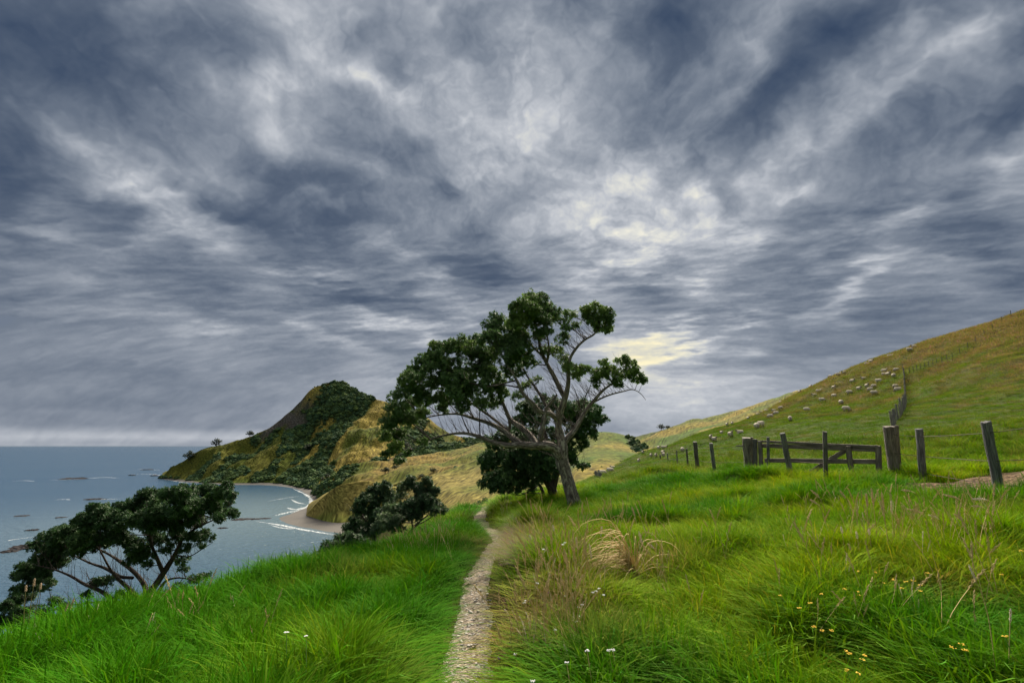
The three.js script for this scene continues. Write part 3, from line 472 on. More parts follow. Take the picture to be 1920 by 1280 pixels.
/* spec: d depth of the trunk; limbs [name, [[px, py, r px, depth offset]...]]; clumps [px, py, r px, depth offset?, thinness?] */
function makeTree(spec) {
  const { d, seed, base } = spec, R = rng(seed), root = thing(spec.name, spec.label, 'tree', [base.x, base.y, base.z], 0, spec.group), k = d / F, local = (px, py, off = 0) => at(px, py, d + off).sub(base);
  const bk = bark(spec.bark), nodes = [];
  for (const [name, pts] of spec.limbs) {
    const p = pts.map(([x, y, r, off = 0]) => [local(x, y, off), Math.max(.006, r * k)]);
    part(name, limb(p, name === 'trunk' ? 14 : 9, name === 'trunk' ? 8 : 5, name === 'trunk' ? .16 : .1), bk, root);
    const c = new THREE.CatmullRomCurve3(p.map((q) => q[0]), false, 'centripetal'); const n = (p.length - 1) * 4; for (let i = name === 'trunk' ? n : 2; i <= n; i++) nodes.push([c.getPoint(i / n), p[Math.min(p.length - 1, Math.round(i / n * (p.length - 1)))][1]]);
  }
  const twigs = [], where = [];
  const link = (a, b, ra, rb, sides) => { const m = a.clone().lerp(b, .5); m.x += (R() - .5) * .15 * a.distanceTo(b); m.y += (R() - .62) * .25 * a.distanceTo(b); m.z += (R() - .5) * .2 * a.distanceTo(b); twigs.push(limb([[a, ra], [m, (ra + rb) / 2], [b, rb]], sides, 4, 0)); return m; };
  if (spec.deep > .5) for (const [p, r] of nodes) if (r > .012 && p.y > 1) for (let i = 0; i < (spec.sprays ?? 1); i++) {       // bare spray twigs along the limbs
    const l = .25 + R() * .75, dir = V3(spec.wind * (.2 + R() * .7) + (R() - .5) * .6, .3 + R() * .8, (R() - .5) * 1.2).normalize(), b = p.clone().addScaledVector(dir, l), m = link(p, b, Math.min(r * .4, .008), .0025, 4); link(m, m.clone().add(V3(dir.x * .3 + (R() - .5) * .4, .15 + R() * .25, (R() - .5) * .4)), .0045, .002, 3);
  }
  const pads = [];                                                              // each clump of foliage breaks up into smaller pads on its own twigs
  for (const [px, py, rp, off, thin = 1] of spec.clumps) {
    const c = local(px, py, off ?? (R() - .5) * 2 * spec.deep), r = rp * k * (spec.full ?? 1);
    let best = null, score = 1e9; for (const q of nodes) { const s = q[0].distanceTo(c) + (q[0].y > c.y ? (q[0].y - c.y) * .8 : 0) + (q[0].x - c.x) * spec.wind * .3; if (s < score) { score = s; best = q; } }
    const ra = Math.min(best[1] * .75, .012 + r * .045), mid = link(best[0], c, ra, ra * .45, 5);
    pads.push([c, r * .74, thin, px, py]);
    for (let i = 0; i < 6; i++) { const a = R() * 6.283, e = Math.asin(R() * 1.8 - .8), q = r * (.6 + R() * .5), p = c.clone().add(V3(Math.cos(a) * Math.cos(e) * q, Math.sin(e) * q * .85, Math.sin(a) * Math.cos(e) * q)); link(R() < .6 ? c : mid.clone().lerp(c, R() * .8), p, ra * .42, ra * .16, 4); pads.push([p, r * (.26 + R() * .22), thin, px + i * 7, py + i * 5]); }
  }
  for (const [c, r, thin, px, py] of pads) {
    const count = Math.round(spec.density * r * r * 4 * 3.14 / (spec.leaf * spec.leaf) * thin);
    for (let i = 0; i < count; i++) {
      let v = V3(R() * 2 - 1, R() * 2 - 1, R() * 2 - 1), l = v.length(); if (l > 1) { i--; continue; }
      const lump = fbm(v.x * 1.9 + px * .37, v.y * 1.9 + v.z * 1.3 + py * .31, 2);
      if (lump < -.05 + (l < .5 ? .35 : 0) || (v.y < -.35 && R() < .6)) { continue; }
      const rr = (R() < .22 ? 1 + R() * .45 : 1) * (.72 + .28 * l) / Math.max(l, .35) * (l < .5 ? l / .5 * .8 : 1) * (1 + lump * .25); const p = c.clone().add(V3(v.x * rr * r, v.y * rr * r * .82, v.z * rr * r));
      const dir = v.clone().normalize().multiplyScalar(.8).add(V3(spec.wind * .35, .75, 0)).add(V3(R() - .5, R() - .5, R() - .5)).normalize();
      where.push([p, dir, .75 + R() * .55, lump]);
    }
  }
  part('twigs', mergeGeometries(twigs), bark(spec.twig ?? rgb(.14, .11, .09)), root).userData.kind = 'stuff';
  const kinds = [rosette(seed + 1, 13, spec.leaf, spec.leaf * .17, 1.5), rosette(seed + 2, 10, spec.leaf * .9, spec.leaf * .19, 1.25)];
  kinds.forEach((g, n) => {
    const list = where.filter((w, i) => i % 2 === n), m = new THREE.InstancedMesh(g, leafMat(0xffffff), list.length), c = new THREE.Color(); m.material.vertexColors = true;
    list.forEach(([p, dir, s, lump], i) => {
      Q4.setFromUnitVectors(UP, dir); Q5.setFromAxisAngle(UP, R() * 6.283); Q4.multiply(Q5); m.setMatrixAt(i, M4.compose(p, Q4, V3(s, s, s)));
      const young = Math.max(0, fbm(p.x * .9 + seed, p.y * .9 + p.z * .6, 3)) * .9 + (R() < .08 ? .5 : 0), v = .7 + R() * .6; c.setRGB(mix(spec.green[0], spec.young[0], young) * v, mix(spec.green[1], spec.young[1], young) * v, mix(spec.green[2], spec.young[2], young) * v); m.setColorAt(i, c);
    });
    m.name = 'foliage'; m.userData.kind = 'stuff'; root.add(m);
  });
  console.log(spec.name, 'rosettes', where.length);
  return root;
}
const zoomed = (x0, y0, s) => ({ c: (l) => l.map(([x, y, r, ...o]) => [x0 + x / s, y0 + y / s, r / s, ...o]), l: (name, pts) => [name, pts.map(([x, y, r, o = 0]) => [x0 + x / s, y0 + y / s, r / s, o])] });
{
  const z = zoomed(680, 520, 2.909), b = onGround(1080, 957, 8);
  const d = -(b.z / CP) * 1 - 0, depth = (b.x) / ((1080 - 960) / F);
  makeTree({ name: 'windswept_tree', label: 'tall windswept tree leaning left with lichen-spotted grey trunk above the path', seed: 11, base: b, d: depth, bark: rgb(.62, .57, .52), deep: 1.15, wind: -1, density: 2.9, leaf: .08, sprays: 2, green: [0.095, 0.18, 0.058], young: [0.25, 0.36, 0.09],
    limbs: [
      z.l('trunk', [[1172, 1300, 46, 0], [1150, 1215, 36, 0], [1125, 1130, 33, 0], [1105, 1060, 33, 0], [1088, 995, 35, 0], [1092, 930, 27, 0], [1078, 860, 23, .1], [1066, 815, 20, .1]]),
      z.l('branch', [[1095, 1015, 30, 0], [1070, 965, 27, -.1], [1035, 925, 25, -.2], [985, 914, 24, -.3], [925, 917, 22, -.4], [860, 912, 19, -.5], [780, 915, 15, -.6], [700, 895, 12, -.7], [640, 870, 10, -.8], [560, 850, 8, -.7], [470, 856, 6, -.6], [370, 885, 4, -.5], [270, 940, 3, -.4]]),
      z.l('branch', [[865, 912, 17, -.5], [815, 875, 15, -.4], [765, 833, 13, -.2], [690, 795, 11, 0], [610, 770, 9, .1], [520, 745, 6, .3], [420, 750, 4, .4], [320, 770, 3, .4]]),
      z.l('branch', [[945, 912, 19, -.35], [915, 865, 18, -.1], [860, 815, 16, .1], [805, 775, 13, .3], [775, 710, 10, .4], [745, 640, 8, .5], [700, 560, 5, .5], [640, 470, 3, .5]]),
      z.l('branch', [[800, 770, 10, .3], [800, 830, 8, .2], [700, 760, 7, .5], [600, 690, 5, .7], [480, 610, 4, .8], [380, 560, 3, .8]]),
      z.l('branch', [[1068, 820, 20, .1], [1070, 765, 19, .1], [1090, 705, 17, 0], [1108, 645, 15, -.1], [1122, 570, 12, -.2], [1121, 500, 9, -.3], [1135, 435, 8, -.3], [1172, 378, 7, -.4], [1215, 338, 6, -.4], [1262, 310, 5, -.4], [1295, 265, 3, -.4]]),
      z.l('branch', [[1106, 665, 13, -.1], [1072, 598, 13, 0], [1040, 530, 12, .1], [1000, 460, 10, .2], [972, 390, 9, .3], [955, 310, 7, .3], [935, 240, 5, .3], [925, 170, 3, .3]]),
      z.l('branch', [[985, 430, 8, .2], [930, 380, 6, .5], [870, 320, 5, .6], [810, 270, 3, .7]]),
      z.l('branch', [[1005, 465, 7, .2], [1015, 380, 5, -.1], [1005, 300, 4, -.2], [1000, 220, 2.5, -.3]]),
      z.l('branch', [[1062, 775, 15, .1], [1020, 742, 14, -.2], [970, 732, 13, -.4], [930, 688, 11, -.6], [880, 640, 9, -.7], [840, 560, 7, -.8], [785, 470, 5, -.8], [735, 380, 3, -.8]]),
      z.l('branch', [[1030, 745, 9, -.1], [995, 690, 8, .2], [960, 625, 7, .4], [905, 550, 5, .5], [860, 470, 4, .6], [800, 400, 2.5, .6]]),
      z.l('branch', [[965, 905, 13, -.3], [975, 850, 13, -.4], [988, 780, 12, -.4], [1000, 720, 9, -.3], [1060, 640, 6, -.3]]),
      z.l('branch', [[1088, 920, 18, 0], [1118, 875, 16, .1], [1155, 835, 15, .2], [1192, 770, 13, .3], [1232, 708, 11, .4], [1272, 660, 9, .4], [1315, 612, 7, .4], [1370, 575, 5, .4], [1430, 535, 3, .4]]),
      z.l('branch', [[1262, 680, 6, .4], [1300, 660, 5, .4], [1350, 640, 4.5, .4], [1420, 622, 3.5, .4], [1475, 612, 2.5, .4], [1515, 632, 2, .4], [1545, 668, 1.2, .4]]),
      z.l('branch', [[1190, 740, 4, .3], [1180, 680, 3, .3], [1160, 620, 2, .3], [1140, 580, 1.2, .3]]),
      z.l('branch', [[1205, 720, 4, .3], [1215, 650, 3, .3], [1240, 600, 2, .3], [1250, 560, 1.2, .3]]),
    ],
    clumps: z.c([
      [940, 140, 78], [865, 185, 70], [1000, 200, 70], [925, 230, 72], [1045, 225, 34], [830, 240, 44], [750, 250, 55], [700, 295, 52], [785, 320, 74], [690, 350, 55], [850, 330, 60],
      [620, 365, 55], [545, 370, 55], [470, 385, 52], [400, 405, 52], [570, 430, 72], [680, 430, 74], [780, 430, 74], [870, 400, 60], [900, 470, 46], [340, 475, 64], [285, 525, 60], [400, 480, 70], [480, 490, 74], [245, 565, 56], [320, 590, 70], [420, 570, 62], [525, 560, 64], [610, 515, 64], [700, 530, 60], [650, 600, 64], [740, 620, 56], [820, 510, 50], [560, 640, 50],
      [205, 650, 54], [265, 680, 54], [340, 670, 60], [185, 720, 46], [140, 790, 46], [205, 760, 48], [150, 850, 48], [110, 870, 34], [205, 860, 40], [250, 790, 42], [185, 930, 36], [150, 960, 30], [205, 1000, 26], [330, 900, 24, -.5, .7], [250, 960, 20, -.4, .8], [455, 660, 50], [545, 700, 46], [640, 690, 42], [440, 720, 34, .3], [720, 690, 36], [330, 740, 36, .4], [560, 590, 50], [500, 640, 44],
      [1130, 205, 34, -.3, .5], [1100, 260, 40, -.2, .55], [1165, 270, 24, -.3, .5], [1085, 340, 38, 0, .5], [1060, 410, 40, .1, .5], [1140, 500, 36, -.3], [1190, 515, 30, -.3], [1228, 505, 18, -.3], [1165, 540, 22, -.3], [1000, 400, 36, .2, .6], [960, 320, 40, .3, .6], [1090, 450, 30, 0, .5], [1000, 300, 40], [900, 590, 34, .4, .5], [840, 650, 30, -.6, .5], [960, 560, 26, .3, .5],
      [1240, 185, 42, -.4], [1300, 190, 42, -.4], [1270, 240, 44, -.4], [1330, 240, 36, -.4], [1345, 285, 26, -.4], [1220, 215, 24, -.4], [1290, 290, 24, -.4], [1355, 215, 16, -.4],
      [1325, 465, 26, .4], [1300, 520, 42, .4], [1360, 525, 50, .4], [1425, 460, 34, .4], [1465, 480, 32, .4], [1445, 530, 42, .4], [1500, 545, 34, .4], [1532, 565, 22, .4], [1385, 580, 34, .4, .7], [1270, 565, 28, .4, .7], [1265, 600, 16, .4, .5],
    ]) });
  console.log('main tree depth', depth, d);
}

const standing = (px, py, d) => { const p = at(px, py, d); p.y = height(p.x, p.z); return p; };
{
  const z = zoomed(680, 520, 2.909);
  makeTree({ name: 'round_tree', label: 'dark bushy tree with a low dense crown standing just behind the tall windswept tree', seed: 23, base: standing(1042, 950, 21), d: 21, bark: rgb(.16, .13, .11), deep: 1.3, wind: -.5, density: 2.6, leaf: .115, green: [0.058, 0.13, 0.045], young: [0.102, 0.189, 0.051],
    limbs: [
      z.l('trunk', [[1075, 1330, 34, 0], [1058, 1240, 30, 0], [1035, 1165, 26, 0], [1000, 1100, 21, 0], [955, 1035, 16, 0], [900, 980, 10, 0]]),
      z.l('branch', [[1035, 1165, 20, 0], [1062, 1050, 17, .1], [1098, 950, 13, .1], [1150, 850, 9, .2], [1205, 780, 5, .2]]),
      z.l('branch', [[1062, 1050, 12, .1], [1020, 930, 10, .3], [980, 800, 7, .4], [960, 720, 4, .4]]),
      z.l('branch', [[990, 1215, 11, .3], [982, 1165, 9, .3], [955, 1120, 7, .3], [900, 1080, 5, .3]]),
      z.l('branch', [[1098, 950, 9, .1], [1150, 985, 6, .3], [1200, 1030, 3, .4]]),
    ],
    clumps: z.c([[760, 880, 52], [830, 868, 56], [715, 930, 58], [690, 1000, 54], [690, 1060, 52], [705, 1115, 50], [765, 1000, 72], [840, 955, 72], [840, 1050, 76], [770, 1110, 58], [850, 1125, 54], [920, 1000, 72], [930, 1075, 70], [915, 1140, 36], [1000, 1020, 62], [985, 1090, 50], [960, 935, 58], [890, 900, 56], [780, 1160, 36], [730, 1150, 34],
      [1060, 1040, 46], [1130, 715, 52], [1200, 710, 52], [1258, 738, 44], [1290, 778, 34], [1180, 780, 52], [1230, 820, 46], [1150, 840, 46], [1100, 770, 46], [1200, 865, 36, .2, .7], [1260, 870, 24, .2, .8], [1160, 935, 44, .2, .8], [1205, 920, 26, .2, .7], [1140, 1000, 38, .2, .8], [1190, 1035, 22, .2], [1040, 700, 46], [975, 690, 46], [1230, 1030, 14, .2], [900, 720, 50], [950, 780, 52], [1020, 860, 52], [880, 790, 46], [1060, 930, 46], [905, 850, 46]]) });
}
{
  const z = zoomed(0, 860, 3.765);
  makeTree({ name: 'leaning_tree', label: 'spreading dark tree below the grassy edge in front of the sea, forked at its base', seed: 37, base: standing(262, 1150, 18), d: 18, bark: rgb(.15, .11, .09), deep: 1.2, wind: -.7, density: 3.4, full: 1.16, leaf: .088, green: [0.042, 0.098, 0.032], young: [0.072, 0.145, 0.036],
    limbs: [
      z.l('trunk', [[985, 1340, 40, 0], [980, 1200, 38, 0], [982, 1090, 34, 0], [1000, 1020, 27, 0]]),
      z.l('branch', [[992, 1060, 26, 0], [1042, 965, 24, 0], [1110, 870, 22, .1], [1182, 760, 19, .2], [1242, 660, 15, .2], [1290, 560, 10, .2], [1400, 480, 7, .2], [1520, 425, 4, .2]]),
      z.l('branch', [[980, 1040, 19, 0], [955, 985, 17, -.1], [915, 925, 15, -.2], [850, 865, 12, -.3], [790, 800, 8, -.4], [700, 640, 5, -.4]]),
      z.l('branch', [[1025, 985, 17, 0], [1020, 900, 16, .2], [950, 805, 14, .3], [870, 742, 12, .4], [780, 682, 8, .4], [650, 615, 5, .4]]),
      z.l('branch', [[960, 1120, 20, 0], [930, 1092, 19, -.2], [860, 1052, 16, -.3], [790, 990, 14, -.5], [700, 930, 12, -.6], [600, 888, 10, -.7], [500, 830, 8, -.7], [390, 785, 5, -.7], [270, 755, 3, -.7]]),
      z.l('branch', [[840, 1035, 9, -.3], [720, 1010, 7, -.5], [580, 1022, 5, -.6], [440, 1042, 4, -.6], [300, 1085, 3, -.6], [150, 1110, 2, -.6]]),
      z.l('branch', [[935, 840, 11, -.2], [850, 832, 11, -.1], [740, 772, 10, 0], [640, 738, 7, .1], [530, 690, 4, .1]]),
      z.l('branch', [[1030, 1080, 18, .2], [1075, 1010, 16, .3], [1125, 925, 13, .4], [1170, 862, 9, .4], [1250, 840, 6, .4], [1330, 850, 4, .4], [1425, 880, 2, .4]]),
      z.l('branch', [[1150, 805, 15, .1], [1102, 692, 12, -.1], [1065, 600, 9, -.2], [1050, 480, 5, -.2]]),
      z.l('branch', [[1240, 680, 6, .2], [1330, 690, 4, .2], [1420, 640, 3, .2], [1500, 590, 1.5, .2]]),
    ],
    clumps: z.c([[1600, 195, 28], [1620, 260, 28], [1560, 245, 54], [1480, 225, 46], [1400, 245, 56], [1320, 235, 54], [1240, 245, 54], [1160, 260, 54], [1085, 272, 54], [1020, 262, 40], [1550, 330, 64], [1625, 385, 36], [1460, 340, 74], [1350, 350, 74], [1240, 360, 74], [1120, 370, 74], [1010, 345, 64], [920, 345, 54], [860, 365, 46], [1545, 425, 34], [1400, 445, 54], [1300, 460, 56], [1200, 470, 64], [1080, 480, 56], [980, 450, 64], [870, 445, 64],
      [740, 365, 44], [660, 365, 40], [770, 425, 56], [680, 435, 64], [575, 430, 44], [600, 490, 64], [720, 510, 72], [820, 540, 64], [500, 520, 54], [430, 500, 34], [390, 560, 54], [310, 550, 34], [480, 590, 64], [600, 590, 72], [700, 610, 52], [330, 620, 52], [240, 620, 30], [420, 660, 54], [285, 690, 44], [540, 660, 44], [250, 750, 54], [160, 770, 36], [340, 760, 52], [200, 820, 52], [120, 830, 30], [300, 840, 44], [410, 725, 44], [130, 930, 36, -.6, .8], [225, 900, 44], [335, 900, 36], [100, 1020, 52], [185, 985, 36], [40, 1050, 36], [65, 1120, 52], [150, 1095, 44], [20, 1180, 34], [130, 1185, 34, -.6, .8], [235, 1150, 34, -.6, .7], [300, 1080, 34, -.6, .8], [335, 1130, 26, -.6, .7], [420, 1150, 22, -.6, .7], [500, 1130, 34, -.5, .8], [450, 1050, 30, -.5, .8], [380, 1010, 28, -.5, .7], [560, 1080, 22, -.5, .7], [170, 1240, 26, -.6, .6],
      [1340, 560, 50, .2, .8], [1430, 540, 34], [1480, 570, 26, .2, .6], [1420, 620, 24, .2, .5], [1310, 640, 34, .2, .7], [1285, 720, 34, .3, .6], [1300, 780, 24, .3, .6], [1370, 850, 34], [1440, 840, 30], [1420, 925, 26], [1250, 920, 44, .4, .5], [1330, 950, 34, .4, .5], [1160, 1000, 34, .4, .5], [1000, 680, 54, -.3, .8], [955, 620, 46], [945, 705, 40, -.3, .7], [1035, 760, 24], [900, 580, 50], [1100, 560, 56], [1230, 560, 56], [1170, 640, 40, 0, .6], [760, 870, 34, -.3, .8], [680, 885, 34, -.4, .8], [860, 960, 30, -.3, .7], [760, 1035, 24, -.4, .7], [620, 960, 26, -.5, .6]]) });
}
{
  const z = zoomed(540, 860, 4.571);
  makeTree({ name: 'windswept_tree', label: 'small windswept tree with a short bare trunk on the grass edge left of the path', seed: 41, base: standing(766, 1022, 17.6), d: 17.6, bark: rgb(.15, .125, .11), deep: .7, wind: -.8, density: 3, full: 1.2, leaf: .085, green: [0.061, 0.116, 0.055], young: [0.160, 0.232, 0.109],
    limbs: [
      z.l('trunk', [[1030, 800, 24, 0], [1036, 735, 20, 0], [1046, 665, 17, 0], [1072, 595, 13, .1], [1125, 540, 9, .2], [1200, 482, 5, .3]]),
      z.l('branch', [[1042, 690, 13, 0], [1000, 632, 10, -.1], [930, 602, 7, -.2], [840, 560, 4, -.3]]),
      z.l('branch', [[1072, 595, 10, .1], [1060, 500, 8, 0], [1090, 400, 5, 0], [1150, 280, 3, .1]]),
      z.l('branch', [[1090, 575, 7, .1], [1180, 530, 5, .3], [1280, 460, 3, .4]]),
    ],
    clumps: z.c([[1100, 370, 54], [1180, 350, 54], [1240, 380, 46], [1290, 420, 44], [1050, 410, 54], [1150, 430, 54], [1235, 455, 36], [960, 440, 56], [880, 460, 54], [800, 480, 46], [1000, 500, 54], [920, 540, 62], [830, 550, 54], [1090, 490, 44], [1325, 450, 22], [1180, 235, 44, .2, .8], [1100, 250, 44, .2, .8], [1030, 225, 44, .2, .8], [1050, 165, 26, .2, .8], [1205, 195, 32, .2, .8], [1150, 305, 50, .1, .8], [1230, 305, 44, .1, .8], [1270, 275, 26, .1], [980, 255, 40, .2, .8], [965, 330, 36, .2, .5], [780, 600, 46], [900, 605, 36], [965, 610, 26]]) });
  makeTree({ name: 'windswept_tree', label: 'windswept tree sloping down to the left behind the small bare-trunked tree', seed: 43, base: standing(690, 1015, 23), d: 23, bark: rgb(.15, .125, .11), deep: .9, wind: -.9, density: 3, full: 1.2, leaf: .1, green: [0.046, 0.096, 0.043], young: [0.116, 0.189, 0.080],
    limbs: [z.l('trunk', [[730, 860, 20, 0], [740, 740, 18, 0], [730, 600, 14, 0], [740, 480, 9, 0], [790, 340, 5, 0]]), z.l('branch', [[735, 660, 12, 0], [680, 560, 8, -.2], [620, 460, 5, -.2]])],
    clumps: z.c([[840, 245, 40], [780, 255, 36], [720, 295, 42], [660, 345, 46], [610, 400, 42], [592, 450, 32], [700, 380, 56], [780, 340, 56], [860, 310, 44], [640, 470, 46], [740, 460, 56], [680, 540, 56], [600, 560, 56], [530, 590, 46], [700, 620, 54], [620, 650, 54], [780, 560, 54], [870, 390, 44], [560, 660, 40], [840, 470, 44]]) });
  makeTree({ name: 'shore_shrub', label: 'dense shrub hugging the grass edge above the bay beside pale dead stems', seed: 47, base: standing(645, 1062, 15.5), d: 15.5, bark: rgb(.3, .27, .24), deep: .6, wind: -.7, density: 3, full: 1.2, leaf: .085, green: [0.049, 0.099, 0.046], young: [0.131, 0.203, 0.087],
    limbs: [z.l('trunk', [[430, 1000, 9, 0], [432, 930, 8, 0], [440, 860, 7, 0], [470, 790, 5, 0], [520, 720, 3, 0]]), z.l('branch', [[556, 960, 8, .1], [558, 850, 7, .1], [550, 790, 5, .1], [590, 720, 3, .1]])],
    clumps: z.c([[600, 700, 52], [520, 685, 44], [445, 720, 54], [380, 760, 52], [480, 760, 60], [580, 775, 52], [660, 740, 44], [340, 790, 36], [420, 815, 50], [335, 850, 36], [520, 840, 44], [620, 825, 36], [690, 770, 36], [300, 800, 26], [300, 870, 30], [250, 900, 30], [200, 940, 26], [385, 880, 30], [480, 890, 36], [580, 880, 30]]) });
  makeTree({ name: 'shore_shrub', label: 'dark low shrub just showing over the grass edge above the sea', seed: 53, base: standing(515, 1100, 14), d: 14, bark: rgb(.12, .1, .09), deep: .4, wind: -.4, density: 2.4, leaf: .08, green: [0.023, 0.049, 0.022], young: [0.058, 0.087, 0.036],
    limbs: [z.l('trunk', [[-110, 1180, 8, 0], [-112, 1100, 7, 0], [-100, 1040, 4, 0]]), z.l('branch', [[-112, 1100, 5, 0], [-180, 1060, 4, 0], [-230, 1050, 2, 0]])],
    clumps: z.c([[-100, 1020, 40], [-160, 1030, 34], [-50, 1030, 36], [0, 1040, 34], [50, 1030, 34], [90, 1020, 24], [-220, 1055, 26], [-120, 1065, 36], [-30, 1075, 34]]) });
  makeTree({ name: 'shore_shrub', label: 'little grey-green shrub on the ridge right of the small bare-trunked tree', seed: 59, base: standing(822, 972, 21), d: 21, bark: rgb(.12, .1, .09), deep: .4, wind: -.4, density: 1.1, leaf: .09, green: [0.043, 0.072, 0.043], young: [0.102, 0.131, 0.072],
    limbs: [z.l('trunk', [[1260, 560, 6, 0], [1262, 515, 5, 0], [1270, 470, 3, 0]]), z.l('branch', [[1262, 515, 4, 0], [1320, 480, 3, 0], [1360, 455, 2, 0]])],
    clumps: z.c([[1250, 500, 32], [1300, 480, 30], [1350, 462, 22], [1210, 520, 24]]) });
  makeTree({ name: 'shore_shrub', label: 'tiny dark shrub at the far end of the ridge where the path goes over', seed: 61, base: standing(902, 950, 29), d: 29, bark: rgb(.12, .1, .09), deep: .3, wind: -.4, density: 1.1, leaf: .1, green: [0.029, 0.058, 0.029], young: [0.058, 0.102, 0.043],
    limbs: [z.l('trunk', [[1655, 420, 4, 0], [1655, 390, 3, 0], [1660, 370, 2, 0]]), z.l('branch', [[1655, 395, 3, 0], [1690, 375, 2, 0], [1710, 360, 1, 0]])],
    clumps: z.c([[1600, 400, 18], [1640, 380, 22], [1690, 368, 24], [1575, 412, 12]]) });
}
// far trees that stand singly on the headland and the golden hills
function farTree(px, py, d, s, label, name = 'far_tree', tall = 1) {
  const R = rng(Math.round(px * 7 + py)), cl = [[px, py - s * .9 * tall, s * .5], [px - s * .5, py - s * .75 * tall, s * .4], [px + s * .5, py - s * .8 * tall, s * .42], [px + s * .15, py - s * 1.2 * tall, s * .34], [px - s * .2, py - s * .5, s * .36], [px + s * .3, py - s * .45, s * .34]].map((c) => [...c, (R() - .5) * s * d / F * .6]);
  makeTree({ name, label, seed: Math.round(px * 13), base: at(px, py, d), d, bark: rgb(.1, .085, .075), deep: 0, wind: 0, density: .5, leaf: s * d / F * .14, green: [0.029, 0.052, 0.026], young: [0.058, 0.087, 0.043], limbs: [['trunk', [[px, py + s * .3, s * .07, 0], [px, py - s * .3, s * .06, 0], [px + s * .1, py - s * .9 * tall, s * .04, 0]]], ['branch', [[px, py - s * .3, s * .05, 0], [px - s * .3, py - s * .6, s * .03, 0], [px - s * .5, py - s * .8 * tall, s * .02, 0]]]], clumps: cl });
}
function onHill(h, px, py) {                                                   // the point of a hill seen at a picture point
  const v = ray(px, py).normalize(); let best = null, s = 1e9;
  for (const [q] of h.inner) { const w = q.clone().sub(camera.position), l = w.length(), e = w.divideScalar(l).distanceTo(v) * 1000 + l * .004; if (e < s) { s = e; best = [q, l]; } }
  return best[0].clone().sub(camera.position).dot(ray(960, 640));
}
farTree(405, 838, onHill(headland, 405, 838), 11, 'lone tree against the sky, middle one on the lower slope of the headland', 'far_tree', 1);
farTree(468, 818, onHill(headland, 468, 818), 9, 'low tree against the sky, highest on the seaward slope of the headland', 'far_tree', .7);
farTree(354, 864, onHill(headland, 354, 864), 13, 'dark bushy tree low at the seaward end of the headland');
farTree(612, 908, onHill(headland, 610, 906), 15, 'dark round bush alone above the curve of the beach', 'far_shrub', .8);
farTree(578, 846, onHill(headland, 578, 846), 11, 'bush on the golden terrace halfway up the headland', 'far_shrub', .8);
farTree(614, 722, onHill(headland, 616, 720), 5, 'tiny bush on the summit of the headland', 'far_shrub', .6);
for (const [px, py, s, label] of [[790, 898, 9, 'rounded bush in a hollow of the golden hillside, lowest of its row'], [812, 886, 8, 'bush on the golden hillside just up from the lowest one'], [834, 888, 6, 'small bush right of the row on the golden hillside'], [722, 888, 11, 'dark bush left of the row on the golden hillside'], [858, 884, 6, 'small bush below the crest of the terraced hill'], [740, 880, 7, 'small bush beside the dark one on the golden hillside']])
  farTree(px, py, onHill(goldenBack, px, py), s, label, 'far_shrub', .7);
farTree(1240, 806, onHill(darkRidge, 1240, 808), 9, 'dark tuft of trees on the saddle of the far ridge', 'far_tree', .8);
farTree(1252, 804, onHill(darkRidge, 1252, 806), 6, 'smaller tuft of trees right of the saddle of the far ridge', 'far_tree', .7);
